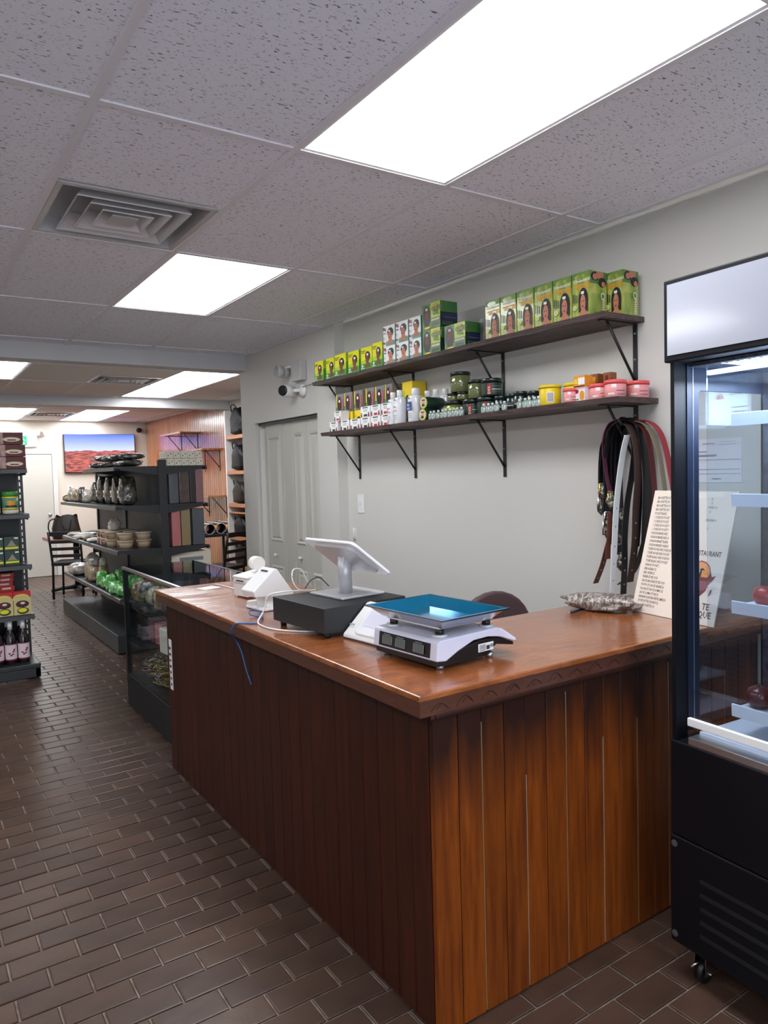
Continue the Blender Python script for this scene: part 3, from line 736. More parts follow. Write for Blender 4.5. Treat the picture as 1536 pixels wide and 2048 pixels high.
def side_olive(f):
    f.rect(0, 0, 1, 1, 'greendk').rect(0, .58, 1, 1, 'greenol').rect(.1, .3, 1, .52, 'navy').rect(.2, .36, .9, .38, 'grey').rect(.1, .1, .8, .13, 'grey').rect(.1, .18, .7, .2, 'grey')
carton('relaxer_box', 3.042, 3.198, 2.41, S1, .134, .115, 'greenol', art_olive, 'green olive oil relaxer box at the bottom of the two-high stack', 'olive oil relaxer boxes', side_olive)
carton('relaxer_box', 3.038, 3.196, 2.41, S1+.135, .134, .115, 'greenol', art_olive, 'green olive oil relaxer box on top of the two-high stack', 'olive oil relaxer boxes', side_olive)
carton('relaxer_box', 2.84, 3.008, 2.41, S1, .125, .115, 'greenol', art_olive, 'green olive oil relaxer box standing alone right of the stack', 'olive oil relaxer boxes', side_olive)
carton('relaxer_box', 2.845, 3.005, 2.53, S1, .135, .10, 'greendk', art_olive, 'dark green relaxer box mostly hidden behind the single olive oil box', 'olive oil relaxer boxes', side_olive)
carton('relaxer_box', 2.695, 2.80, 2.47, S1, .13, .10, 'greendk', lambda f: f.rect(0, 0, 1, 1, 'greendk').portrait(.5, .5, 1.4, 'hair', 'skin', 2), 'dark green box with a long-haired portrait beside the tall green boxes', None, side_olive)
def art_green(f):
    f.rect(0, 0, 1, 1, 'greenst').rect(0, .86, 1, 1, 'greenol').rect(.14, .70, .95, .73, 'orange').ell(.45, .9, .3, .06, 'greenst')
    f.text('Cholesterol', .1, .78, .018, 'whitemat').text('Olive Oil', .22, .62, .021, 'orange')
    f.portrait(.66, .34, 1.05, 'hair', 'skin2', 1).rect(.56, .5, .74, .56, 'white').rect(0, 0, 1, .03, 'purple')
    for k in range(3): f.rect(.08+k*.11, .34-k*.01, .13+k*.11, .54-k*.02, 'greendk')
    f.ell(.2, .22, .12, .055, 'cream').ell(.2, .22, .08, .035, 'lime')
def side_gr(f):
    f.rect(0, 0, 1, 1, 'greenst').rect(0, .72, 1, 1, 'greenol').ell(.32, .88, .24, .1, 'hair').ell(.32, .87, .14, .07, 'skin2').rect(.4, .84, .8, .99, 'skin2').ell(.74, .76, .24, .11, 'hair').ell(.8, .72, .12, .06, 'skin2')
    for k in range(6): f.rect(.1+k*.09, .06, .12+k*.09, .5, 'green')
    f.ell(.72, .45, .12, .08, 'cream').ell(.72, .45, .08, .05, 'green')
    for k in range(7): f.rect(.66, .04+k*.05, .8, .07+k*.05, 'cream')
for i, (a, b) in enumerate([(2.581, 2.684), (2.474, 2.577), (2.362, 2.468), (2.250, 2.357), (2.143, 2.246), (2.046, 2.139)]):
    carton('relaxer_carton', a, b, 2.405, S1, .184, .105, 'greenst', art_green, 'tall green hair relaxer carton, %s from the left in the front row' % ORD[i], 'tall green relaxer cartons on the upper shelf', side_gr)
carton('relaxer_carton', 1.973, 2.065, 2.522, S1, .184, .10, 'greenst', art_green, 'tall green hair relaxer carton at the right shelf end, against the wall', 'tall green relaxer cartons on the upper shelf', side_gr)

def art_hair(f):
    f.rect(0, 0, 1, 1, 'yellow').rect(.12, 0, 1, 1, 'hairgrey').rect(0, .1, .14, .3, 'green').ell(.45, .46, .3, .4, 'hair').ell(.43, .62, .1, .08, 'whitemat')
    for k in range(7): f.rect(.74-.02*abs(k-3), .16+k*.09, .9-.02*abs(k-3), .22+k*.09, 'pinklid')
def art_yel(f): f.rect(0, 0, 1, 1, 'yellow').ell(.5, .4, .3, .3, 'hair').rect(.05, .1, .25, .8, 'lime')
HY = [(4.199, 4.304), (4.093, 4.197), (3.967, 4.071), (3.828, 3.931), (3.714, 3.820), (3.63, 3.710)]
for i, (a, b) in enumerate(HY):
    carton('hair_piece_box', a, b, 2.50, S2+.131, .124, .12, 'yellow', art_hair, 'grey and yellow ponytail box, %s from left, on top row of lower shelf' % ORD[i], 'ponytail boxes on the lower shelf', lambda f: f.rect(0, 0, 1, 1, 'bakedust'))
    carton('hair_piece_box', a+.002, b-.001, 2.50, S2, .129, .12, 'yellow', art_yel, 'yellow box below the ponytail boxes, %s from the left, half hidden by soaps' % ORD[i], 'yellow boxes under the ponytail boxes')
carton('hair_piece_box', 3.48, 3.585, 2.54, S2+.0, .255, .10, 'yellow', art_yel, 'tall yellow box behind the white bottles on the lower wall shelf', None)
def art_soap(dark):
    def f_(f):
        f.rect(0, 0, 1, 1, 'white').rect(.2, .84, .76, .94, 'greendk')
        for k in range(3): f.rect(.25+.03*k, .70-k*.09, .75-.03*k, .73-k*.09, 'grey')
        f.rect(.34, .08, .68, .28, 'greendk' if dark else 'red')
        for a in (.1, .86): f.ell(a, .36, .05, .09, 'hair', 8).rect(a-.06, .04, a+.06, .28, 'crimson')
    return f_
SO = [(4.170, 4.279, 1), (4.026, 4.133, 1), (3.892, 4.013, 1), (3.776, 3.886, 1), (3.662, 3.770, 0), (3.562, 3.654, 0)]
for i, (a, b, k) in enumerate(SO):
    carton('soap_box', a, b, 2.43, S2, .066, .06, 'white', art_soap(k), 'small white soap box, %s from the left in the bottom row of the shelf edge' % ORD[i], 'small white soap boxes on the lower shelf')
for i, (a, b, k) in enumerate([(4.123, 4.214, 0), (3.772, 3.884, 1), (3.658, 3.768, 0), (3.562, 3.652, 0)]):
    carton('soap_box', a, b, 2.43, S2+.067, .066, .06, 'white', art_soap(k), 'small white soap box, %s from the left in the upper row of soaps' % ORD[i], 'small white soap boxes on the lower shelf')

def bottle(y, x, r, h, lab, label, group='white lotion bottles on the lower shelf'):
    t = thing('lotion_bottle', label, 'bottle', (x, y, S2), group=group)
    hb = h*.80
    MB('whitegloss').lathe([(r*.92, 0), (r, .006), (r, hb*.90), (r*.93, hb*.96), (r*.5, hb)], n=20).build('body', t)
    MB('white').lathe([(r*.5, hb), (r*.5, h*.985), (r*.44, h), (.001, h)], n=16).build('cap', t)
    if lab:
        l = MB(lab)
        fr_ = Face(l, (-r-.0008, r*.62, hb*.42), (0, -1, 0), (0, 0, 1), r*1.24, hb*.32)
        if lab == 'bluelabel': fr_.rect(.1, 0, .9, 1, 'bluelabel').text('RE', .2, .52, .018, 'white').text('NU', .2, .1, .018, 'white')
        else: fr_.text('VISIB', .05, .55, .013, 'pinklabel').text('LOTIS', .05, .1, .013, 'pinklabel')
        for k in range(3): fr_.rect(.1, -.35-k*.22, .9, -.31-k*.22, 'grey')
        fr_.text('FAIR', .25, 1.35, .012, 'greydk')
        l.build('label', t)
    return t
bottle(3.552, 2.45, .033, .190, 'pinklabel', 'white lotion bottle with pink lettering, leftmost of the bottles')
bottle(3.482, 2.45, .036, .196, 'pinklabel', 'white lotion bottle with pink lettering, second from the left')
bottle(3.395, 2.492, .036, .184, 'bluelabel', 'white lotion bottle with blue label, partly behind the larger one')
bottle(3.322, 2.445, .046, .190, 'bluelabel', 'broad white lotion bottle with blue label square at the front')
bottle(3.362, 2.56, .035, .184, None, 'white bottle at the back, left one behind the round tins')
bottle(3.285, 2.56, .035, .184, None, 'white bottle at the back, middle one behind the round tins')
bottle(3.21, 2.57, .035, .180, None, 'white bottle at the back, right one behind the round tins')
for i, (y, z, s_) in enumerate([(3.215, .098, 1), (3.225, .033, 1)]):
    t = thing('round_tin', 'round tin lying on its side with lid facing out, %s of the pair' % ('upper', 'lower')[i], 'tin', (2.42, y, S2+z), group='round tins lying on the lower shelf')
    MB('greendk').lathe([(.030, 0), (.0325, .003), (.0325, .12), (.03, .125)], n=24, axis='x').build('can', t)
    l = MB('lime').lathe([(.0325, -.003), (.0325, 0)], n=24, axis='x')
    f = Face(l, (-.0032, .033, -.033), (0, -1, 0), (0, 0, 1), .066, .066); f.ell(.5, .5, .4, .4, 'cream', 20).rect(.3, .62, .75, .78, 'red').ell(.5, .3, .22, .13, 'darkred').rect(.2, .48, .8, .52, 'greendk')
    l.build('lid', t)
def jar(y, x, z, r, h, lidh, bm, lm, label, group, lidr=1.0, art=None, cat='jar', nm='cosmetic_jar'):
    t = thing(nm, label, cat, (x, y, z), group=group); hb = h-lidh
    MB(bm).lathe([(r*.9, 0), (r*.98, .004), (r*.98, hb-.004), (r*.9, hb)], n=22).build('body', t)
    MB(lm).lathe([(r*lidr, hb), (r*lidr, h-.003), (r*lidr*.95, h), (.001, h)], n=22).build('lid', t)
    if art:
        a = MB('white'); art(a, r, hb); a.build('label', t)
    return t
def wrap(a, r, z0, z1, ang0, ang1, m, off=.0006, n=8):
    """curved label patch on a jar; angle 180 faces the room (-x), larger angles turn to the camera"""
    R_ = r*.98+off; vs = []
    for k in range(n+1):
        an = radians(ang0+(ang1-ang0)*k/n)
        vs += [(R_*cos(an), R_*sin(an), z0), (R_*cos(an), R_*sin(an), z1)]
    a.add(vs, [[2*k, 2*k+2, 2*k+3, 2*k+1] for k in range(n)], m, True)
def art_dax(a, r, hb):
    wrap(a, r, .008, hb-.004, 120, 290, 'greendk'); wrap(a, r, hb*.45, hb*.5, 228, 285, 'cream', .0012)
    wrap(a, r, hb*.68, hb*.71, 228, 285, 'grey', .0012); wrap(a, r, hb*.3, hb*.32, 228, 285, 'grey', .0012)
    wrap(a, r, hb*.1, hb*.9, 203, 222, 'red', .0012)
    vs, fs = text2d('DAX', 'LEFT'); an = radians(212.5); R_ = r*.98+.0022; c = Vector((R_*cos(an), R_*sin(an), 0)); u = Vector((-sin(an), cos(an), 0))
    a.add([c+u*(y-.35)*-.018*-1+Vector((0, 0, hb*.14+x*.018)) for x, y in vs], fs, 'cream')
def art_gel(a, r, hb): wrap(a, r, hb*.2, hb*.8, 150, 230, 'lime'); wrap(a, r, hb*.3, hb*.7, 150, 190, 'greenol', .0012)
G = 'dark jars and gel tubs on the lower shelf'
jar(2.996, 2.50, S2+.134, .0535, .104, .018, 'gel', 'gellid', 'large olive gel jar with black lid on top of two small jars', G)
jar(3.045, 2.49, S2+.092, .032, .041, .012, 'gel', 'gellid', 'small gel jar stacked under the large olive jar, left', G)
jar(2.965, 2.49, S2+.092, .032, .041, .012, 'gel', 'gellid', 'small gel jar stacked under the large olive jar, right', G)
jar(3.045, 2.50, S2, .056, .0915, .02, 'gel', 'gellid', 'squat gel tub with lime label at the bottom of its stack', G, art=art_gel)
jar(2.865, 2.50, S2+.088, .047, .094, .018, 'gel', 'gellid', 'olive gel jar on the stack beside the dark red-lettered jar', G)
jar(2.752, 2.50, S2+.087, .054, .088, .02, 'jardark', 'jardark', 'dark green DAX jar on top, nearest bracket', G, art=art_dax)
jar(2.903, 2.50, S2, .050, .0875, .02, 'jardark', 'jardark', 'dark green DAX jar at the bottom, left of two', G, art=art_dax)
jar(2.785, 2.50, S2, .055, .0865, .02, 'jardark', 'jardark', 'dark green DAX jar at the bottom, right of two', G, art=art_dax)
for i, (y, r, x) in enumerate([(2.688, .034, 2.50), (2.615, .034, 2.51), (2.54, .036, 2.49), (2.465, .034, 2.5), (2.40, .034, 2.52)]):
    jar(y, x, S2, r, .083+.003*(i % 3), .018, 'jardark', 'jardark', 'dark green jar, %s from the left right of the red-lettered jars' % ORD[i], G, art=lambda a, r, hb: wrap(a, r, hb*.4, hb*.46, 170, 280, 'cream'))
# small vials along the edge
v0 = None
VY = [3.150, 3.118, 3.084, 3.050, 3.016, 2.980, 2.949, 2.919, 2.888, 2.718, 2.692, 2.664, 2.622, 2.580, 2.479, 2.440, 2.410, 2.383, 2.35]
for i, y in enumerate(VY):
    lb = 'small white-labelled glass vial, %s from the left along the shelf edge' % ORD[i]
    if not v0:
        v0 = thing('oil_vial', lb, 'vial', (2.418, y, S2), group='small vials along the edge of the lower shelf')
        MB('vial').lathe([(.012, 0), (.0135, .002), (.0135, .030), (.007, .036)], n=12).build('body', v0)
        MB('white').lathe([(.0065, .036), (.0065, .046), (.001, .047)], n=10).build('cap', v0)
    else: copy_tree(v0, (2.418+R(-.006, .006), y, S2), label=lb)
# tubs at the right end
def art_tub1(a, r, hb):
    wrap(a, r, .012, hb*.75, 205, 245, 'whitemat')
    for k in range(7): wrap(a, r, .016, hb*.7, 209+k*4.6, 211+k*4.6, 'black', .0012, 2)
def art_tub2(a, r, hb):
    wrap(a, r, hb*.52, hb*.62, 175, 250, 'red'); wrap(a, r, hb*.2, hb*.24, 180, 250, 'greydk')
    vs, fs = text2d('S8R', 'LEFT'); an = radians(200); R_ = r+.001; c = Vector((R_*cos(an), R_*sin(an), hb*.68)); u = Vector((-sin(an), cos(an), 0))
    a.add([c+u*(x-1)*.02*1+Vector((0, 0, y*.02)) for x, y in vs], fs, 'black')
def art_pink(a, r, hb): wrap(a, r, hb*.45, hb*.5, 225, 275, 'greydk'); wrap(a, r, hb*.2, hb*.24, 230, 275, 'greydk'); wrap(a, r, hb*.7, hb*.95, 200, 225, 'white'); wrap(a, r, hb*.2, hb*.35, 180, 215, 'cream')
TG = 'tubs at the right end of the lower shelf'
jar(2.32, 2.455, S2, .049, .092, .014, 'yellow', 'yellowlid', 'yellow tub with a barcode facing out', TG, 1.04, art_tub1)
jar(2.215, 2.50, S2, .048, .092, .014, 'yellow', 'yellowlid', 'yellow tub with a red stripe, right of the barcode tub', TG, 1.04, art_tub2)
jar(2.14, 2.59, S2, .04, .085, .014, 'yellow', 'yellowlid', 'yellow tub at the back, mostly hidden', TG, 1.04)
jar(2.165, 2.415, S2, .030, .058, .012, 'pink', 'pinklid', 'small pink tub in front of the yellow tub', TG, 1.03, art_pink)
jar(2.048, 2.46, S2, .042, .066, .014, 'pink', 'pinklid', 'pink tub with red lid, left of the three at the end', TG, 1.04, art_pink)
jar(1.963, 2.455, S2, .044, .072, .015, 'pink', 'pinklid', 'pink tub with red lid, middle of the three at the end', TG, 1.04, art_pink)
jar(1.938, 2.565, S2, .046, .070, .015, 'pink', 'pinklid', 'pink tub with red lid at the end, set back by the wall', TG, 1.04, art_pink)
def art_cat(f): f.rect(0, 0, 1, 1, 'white').ell(.25, .7, .2, .15, 'crimson').ell(.75, .4, .22, .35, 'orange').rect(.1, .1, .45, .2, 'grey').rect(0, .9, 1, 1, 'pink')
def art_cat2(f): f.rect(0, 0, 1, 1, 'orange').rect(.4, .2, 1, .8, 'white').rect(.05, .3, .35, .7, 'yellow').rect(0, 0, 1, .1, 'black')
carton('cream_box', 2.085, 2.147, 2.415, S2, .060, .05, 'white', art_cat, 'small white and orange cream box between the pink tubs, bottom one', None)
carton('cream_box', 2.085, 2.147, 2.415, S2+.061, .047, .05, 'orange', art_cat2, 'small orange cream box stacked on the white one', None)
carton('cream_box', 2.088, 2.13, 2.50, S2, .118, .04, 'amber', lambda f: f.rect(.3, .1, .7, .9, 'orange'), 'brown and gold upright box behind the pink tubs, left', None)
carton('cream_box', 2.03, 2.07, 2.51, S2, .118, .04, 'amber', lambda f: f.rect(.3, .1, .7, .9, 'darkred'), 'brown and gold upright box behind the pink tubs, right', None)

# ================================================================== WALL FITTINGS
t = thing('emergency_light', 'white twin-head emergency light high on the closet wall', 'light', (XD, 4.93, 2.20))
MB('emwhite').box(-.055, -.001, -.085, .07, 0, .150).build('battery_case', t, bevel=.006)
for yy, xx in ((.17, -.09), (.20, -.03)):
    h = MB('emwhite').lathe([(.018, .03), (.045, .0), (.048, -.03), (.044, -.034)], (xx, yy, .09), 18, axis='x').build('lamp_head', t)
    MB('chrome').lathe([(.042, -.035), (.03, -.02), (.005, -.012)], (xx, yy, .09), 18, axis='x').build('reflector', h)
MB('white').tube([(-.04, .09, .12), (-.05, .15, .12), (-.05, .17, .11)], .009).build('arm', t)
t = thing('security_camera', 'white bullet security camera with black lens under the emergency light', 'camera', (XD, 4.90, 2.13))
MB('white').lathe([(.05, -.001), (.05, -.02), (.02, -.03)], n=20, axis='x').build('mount', t)
MB('white').tube([(-.02, 0, 0), (-.05, .03, .0), (-.06, .06, 0)], .014).build('arm', t)
b = MB('white'); b.T = Matrix.Translation((-.11, .085, 0)) @ Matrix.Rotation(radians(28), 4, 'Z')
b.lathe([(.034, .10), (.043, .09), (.043, -.03), (.036, -.036)], n=22, axis='x'); b.build('body', t)
b = MB('black'); b.T = Matrix.Translation((-.11, .085, 0)) @ Matrix.Rotation(radians(28), 4, 'Z')
b.lathe([(.040, -.034), (.038, -.042), (.03, -.045)], n=22, axis='x'); b.build('lens', t)
MB('grey').tube(smooth_path([(-.03, -.03, .02), (-.006, -.12, .03), (-.003, -.3, .035), (-.003, -.45, .02)]), .0025, 6).build('cable', t)
t = thing('light_switch', 'white light switch plate on the wall below the shelf', 'switch', (XW, 4.26, 1.288))
MB('white').box(-.006, -.001, -.04, .04, -.064, .064).build('plate', t, bevel=.002)
MB('whitepaint').box(-.016, -.006, -.006, .006, -.012, .014).build('toggle', t, bevel=.002)
t = thing('hinge', 'small painted hinge on the wall seam left of the tablet', 'hinge', (XW, 4.355, 1.03))
MB('whitepaint').lathe([(.007, 0), (.007, .09)], (-.008, 0, 0), 10).build('pin', t); MB('whitepaint').box(-.003, -.001, -.025, .025, .005, .085).build('leaf', t)
t = thing('wall_notice', 'white printed notice sheet taped on the wall, seen through the cooler glass', 'notice', (XW-.001, 1.64, 1.51))
b = MB('paper'); b.box(-.001, 0, -.10, .10, -.085, .085); f = Face(b, (-.001, .10, -.085), (0, -1, 0), (0, 0, 1), .20, .17)
f.rect(.2, .88, .45, .9, 'papertext').rect(.55, .86, .9, .865, 'papertext').rect(.55, .92, .9, .925, 'papertext').rect(.1, .7, .3, .72, 'papertext').rect(.05, .6, .5, .64, 'papertext')
for z in (.52, .3, .2): f.rect(.02, z, .98, z+.008, 'papertext')
f.rect(.4, .08, .6, .1, 'papertext'); b.build('sheet', t)

# ================================================================== ON THE COUNTER
Z = TOP+.0005
# cash drawer
t = thing('cash_drawer', 'flat black metal cash drawer under the white tablet stand', 'cash drawer', (1.345, 2.345, Z), radians(4))
MB('drawerblack').box(-.178, .178, -.178, .178, .02, .108).build('case', t, bevel=.002)
MB('blackmat').box(.1785, .186, -.17, .17, .026, .098).build('drawer_front', t, bevel=.002)
MB('red').box(.186, .188, -.165, -.155, .088, .092).build('key_tag', t)
for a in (-.15, .15):
    for b_ in (-.15, .15): MB('black').lathe([(.011, 0), (.013, .02)], (a, b_, 0), 12).build('foot', t)
# tablet stand
t = thing('tablet_stand', 'white point-of-sale tablet on a silver stand, back facing the room', 'tablet', (1.395, 2.365, Z+.1085), radians(6))
MB('silverpaint').box(-.10, .10, -.105, .105, 0, .010).build('base_plate', t, bevel=.004, seg=3)
MB('silverpaint').lathe([(.027, .010), (.027, .165)], (-.022, -.02, 0), 24).build('neck', t)
import itertools
def slab(mb, c, sx, sy, th, tilt, r=.02, m=None):
    mb.T = Matrix.Translation(c) @ Matrix.Rotation(tilt, 4, 'Y')
    pts = []
    for (qx, qy, a0) in ((1, 1, 0), (-1, 1, 90), (-1, -1, 180), (1, -1, 270)):
        for k in range(5):
            an = radians(a0+k*22.5); pts.append((qx*(sx/2-r)+r*cos(an), qy*(sy/2-r)+r*sin(an)))
    mb.prism(pts, -th/2, th/2, axis='z', m=m); mb.T = None; return mb
TT = radians(37)
hd = slab(MB('whitegloss'), (-.03, -.045, .150), .215, .31, .011, TT).build('tablet', t, bevel=.003)
slab(MB('black'), (-.03+.0062*sin(TT), -.045, .150+.0062*cos(TT)), .20, .295, .0015, TT, .014).build('screen', hd)
slab(MB('silverpaint'), (-.03-.008*sin(TT), -.045, .150-.008*cos(TT)), .17, .24, .010, TT, .03).build('back_cover', hd, bevel=.003)
MB('cable').tube(smooth_path([(-.05, -.055, .155), (-.048, -.045, .12), (-.05, -.03, .08)], 5), .0016, 6).build('wire', t)
# customer display : slanted white terminal
t = thing('customer_display', 'slanted white card terminal lying between cash drawer and scale', 'terminal', (1.31, 2.053, Z), radians(6))
b = MB('white'); b.prism([(-.055, .004), (-.050, .016), (.055, .108), (.072, .112), (.078, .10), (.05, .002)], -.088, .105, axis='y'); b.build('body', t, bevel=.006, seg=3)
b = MB('whitegloss'); sl = radians(-41.2)
slab(b, (.004, -.018, .0665), .132, .135, .007, sl, .018); b.build('face_plate', t, bevel=.002)
b = MB('lavender'); slab(b, (.010, -.018, .0765), .088, .108, .002, sl, .008); b.build('screen', t)
b = MB('grey'); b.T = Matrix.Translation((-.028, .085, .044)) @ Matrix.Rotation(sl, 4, 'Y') @ Matrix.Rotation(radians(-90), 4, 'Z')
for k in range(3): b.box(-.012+k*.01, -.006+k*.01, 0, .006, .0, .001, 'grey')
b.T = None; b.build('logo_mark', t)
MB('greydk').box(-.052, .06, -.084, .10, 0, .004).build('foot_pad', t)
# white terminal with tilted head
t = thing('card_terminal', 'white payment terminal with a tilted head on a flat base', 'terminal', (1.28, 2.86, Z), radians(5))
slab(MB('white'), (.01, 0, .006), .13, .165, .010, 0, .02).build('base', t, bevel=.003)
b = MB('white'); b.prism([(-.02, .01), (.05, .01), (.06, .07), (-.035, .07)], -.05, .035, axis='y'); b.build('neck', t, bevel=.006)
b = MB('white'); b.prism([(-.095, .088), (-.085, .062), (.095, .052), (.100, .062), (.022, .172), (.008, .174)], -.075, .035, axis='y'); b.build('head', t, bevel=.005, seg=3)
b = MB('black'); b.T = Matrix.Translation((-.008, -.02, .1615)) @ Matrix.Rotation(radians(-39.7), 4, 'Y'); b.box(-.003, .003, -.026, .026, 0, .003); b.T = None; b.build('slot', t)
MB('white').box(-.05, .0, .035, .07, .010, .03).build('side_tray', t, bevel=.003)
# receipt printer
t = thing('receipt_printer', 'small white receipt printer at the far end of the counter', 'printer', (1.375, 3.20, Z), radians(8))
MB('white').box(-.07, .07, -.06, .065, .004, .088).build('case', t, bevel=.006, seg=3)
b = MB('white'); b.prism([(-.072, .088), (.072, .088), (.072, .118), (-.04, .102), (-.072, .098)], -.062, .067, axis='y'); b.build('lid', t, bevel=.004)
MB('black').box(-.0715, -.069, -.03, .035, .074, .080).build('paper_slot', t)
MB('silverpaint').box(-.072, -.0695, -.045, .05, .062, .070).build('tear_bar', t)
MB('black').box(-.02, .02, -.0625, -.060, .084, .089).build('button', t)
t2 = MB('whitemat').lathe([(.032, 0), (.032, .055)], (0, 0, 0), 20, axis='y').build('paper_roll', loc=(1.395, 3.215, Z+.1515)); t2.location = (1.40, 3.18, Z+.151)
tag(t2, 'white paper roll lying on top of the receipt printer', 'paper roll')
# scale
t = thing('price_scale', 'white and black electronic price scale with a blue film-lined tray', 'scale', (1.372, 1.757, Z), radians(4))
b = MB('black'); b.prism([(-.150, .012), (-.150, .034), (.02, .064), (.10, .060), (.165, .036), (.165, .026), (.09, .04), (.05, .012)], -.142, .142, axis='y'); b.build('under_body', t, bevel=.003)
b = MB('lavender')
top = [(-.156, .030), (-.150, .082), (-.140, .088), (.085, .092), (.110, .086), (.172, .046), (.170, .036)]
low = [(.10, .062), (.05, .070), (-.01, .068), (-.07, .048), (-.12, .026)]
pr = top+low
b.prism(pr, -.148, .148, axis='y'); b.build('shell', t, bevel=.004, seg=3)
b = MB('black'); b.T = Matrix.Translation((-.1565, 0, .034)) @ Matrix.Rotation(radians(6.6), 4, 'Y')
b.box(-.0005, .002, -.118, .118, .002, .044)
f = Face(b, (-.0006, .118, .002), (0, -1, 0), (0, 0, 1), .236, .042)
for a in (.07, .34, .70): f.rect(a, .18, a+.2, .78, 'grey').rect(a+.01, .21, a+.19, .75, 'lcd').rect(a+.03, .84, a+.17, .9, 'grey')
b.T = None; b.build('display_panel', t)
for a, c_ in ((-.105, -.105), (-.105, .105), (.085, -.105), (.085, .105)):
    MB('silverpaint').lathe([(.024, .088), (.022, .096)], (a, c_, 0), 16).build('boss', t)
    MB('black').lathe([(.013, .094), (.013, .112)], (a, c_, 0), 14).build('tray_post', t)
for a, c_ in ((-.12, -.12), (-.12, .12), (.08, -.12), (.08, .12)): MB('alu').lathe([(.012, 0), (.012, .014)], (a, c_, 0), 12).build('foot', t)
b = MB('whitemat'); b.box(.012, .075, -.1440, -.1425, .028, .052); f = Face(b, (.012, -.1442, .028), (1, 0, 0), (0, 0, 1), .063, .024)
for k in range(5): f.rect(.05, .1+k*.17, .45, .17+k*.17, 'greydk')
f.rect(.5, .2, .7, .7, 'navy').rect(.75, .4, .95, .8, 'grey'); b.build('rating_label', t)
MB('silverpaint').box(-.12, .10, -.12, .12, .112, .117).build('tray_carrier', t, bevel=.002)
def tray(z0, z1, inset, m, nm, th=.0012):
    b = MB(m); sx, sy = .128, .172; ix, iy = sx-.03, sy-.035
    def ring(X, Y, z): return [(-X, -Y, z), (X, -Y, z), (X, Y, z), (-X, Y, z)]
    vs = ring(ix, iy, z0)+ring(sx, sy, z1)+ring(sx+.008, sy+.008, z1+.001)+ring(sx+.008, sy+.008, z1-.003)+ring(sx-.0, sy-.0, z1-.002)+ring(ix, iy, z0-.002)
    fs = [(0, 1, 2, 3)]+[[k*4+i, k*4+(i+1) % 4, (k+1)*4+(i+1) % 4, (k+1)*4+i] for k in range(5) for i in range(4)]+[(23, 22, 21, 20)]
    b.add(vs, fs); o = b.build(nm, t); o.location = (-.022, .005, 0); return o
tray(.119, .149, 0, 'chrome', 'tray')
b = MB('bluefilm')
ix, iy, sx, sy = .0975, .1365, .1265, .1705
def ring(X, Y, z): return [(-X, -Y, z), (X, -Y, z), (X, Y, z), (-X, Y, z)]
b.add(ring(ix, iy, .1198)+ring(sx, sy, .1502)+ring(sx+.0095, sy+.0095, .1512)+ring(sx+.0095, sy+.0095, .149), [(0, 1, 2, 3)]+[[k*4+i, k*4+(i+1) % 4, (k+1)*4+(i+1) % 4, (k+1)*4+i] for k in range(3) for i in range(4)])
o = b.build('film_liner', t); o.location = (-.022, .005, 0)
# film bag and pen near the menu, chair behind
o = pouch(.12, .27, .068, 'greyfilm', 5, amp=.2, n=26, m=12).build('plastic_bag', loc=(2.255, 1.97, Z), rot=.35); tag(o, 'crumpled grey plastic bag of goods lying on the counter by the menu board', 'bag')
o.location = (2.27, 1.90, Z)
b = MB('black'); b.tube([(0, 0, .005), (.14, 0, .005)], .0045, 8); b.tube([(.0, 0, .005), (-.015, 0, .005)], .002, 6, 'chrome'); b.tube([(.05, 0, .011), (.11, 0, .012)], .0015, 6, 'greydk')
o = b.build('pen', loc=(2.14, 1.93, Z), rot=radians(8)); tag(o, 'black ballpoint pen lying beside the plastic bag', 'pen')
t = thing('desk_chair', 'rounded mauve-brown chair back showing behind the counter', 'chair', (2.28, 2.52, 0), radians(-10))
b = MB('mauve'); pts = [(-.19, .56), (-.205, .66)]+[(-.21*cos(a_*pi/14), .72+.215*sin(a_*pi/14)) for a_ in range(15)]+[(.205, .66), (.19, .56)]
vs = []; n = len(pts)
for k, yy in enumerate((-.02, .02)):
    for a, zz in pts: vs.append((a, yy+.25*a*a*1.2, zz))
b.add(vs, [list(range(n))[::-1], list(range(n, 2*n))]+[[i, (i+1) % n, n+(i+1) % n, n+i] for i in range(n)]); b.build('backrest', t, bevel=.01)
b = MB('mauve'); slab(b, (0, .22, .47), .44, .42, .06, 0, .08); b.build('seat', t, bevel=.015)
MB('steel').box(-.03, .03, -.02, .02, .44, .60).build('back_support', t)
MB('steel').lathe([(.03, .06), (.03, .44)], (0, .22, 0), 14).build('gas_lift', t)
for k in range(5):
    a = 2*pi*k/5+.3; MB('steel').tube([(0, .22, .09), (.26*cos(a), .22+.26*sin(a), .06)], .018, 8).build('leg', t)
    MB('black').lathe([(.025, -.01), (.025, .01)], (.26*cos(a), .22+.26*sin(a), .025), 12, axis='x').build('caster', t)
# cables
zc = Z+.003
o = MB('cable').tube(smooth_path([(1.25, 2.30, zc+.0), (1.207, 2.30, zc), (1.150, 2.36, zc), (1.115, 2.43, zc), (1.108, 2.50, zc), (1.118, 2.57, zc+.004), (1.15, 2.585, .98), (1.165, 2.575, 1.035), (1.20, 2.545, 1.0500), (1.255, 2.54, 1.0500), (1.30, 2.50, 1.051), (1.325, 2.48, 1.054)], 6), .0032, 8).build('power_cable')
tag(o, 'white power cable looping over the cash drawer corner to the tablet stand', 'cable')
o = MB('cable').tube(smooth_path([(1.30, 2.50, 1.053), (1.26, 2.50, 1.06), (1.235, 2.50, 1.10), (1.25, 2.52, 1.135), (1.29, 2.53, 1.13), (1.31, 2.53, 1.09), (1.34, 2.535, 1.052)], 6), .0026, 8).build('data_cable')
tag(o, 'thin white cable standing up in a loop behind the tablet stand', 'cable')
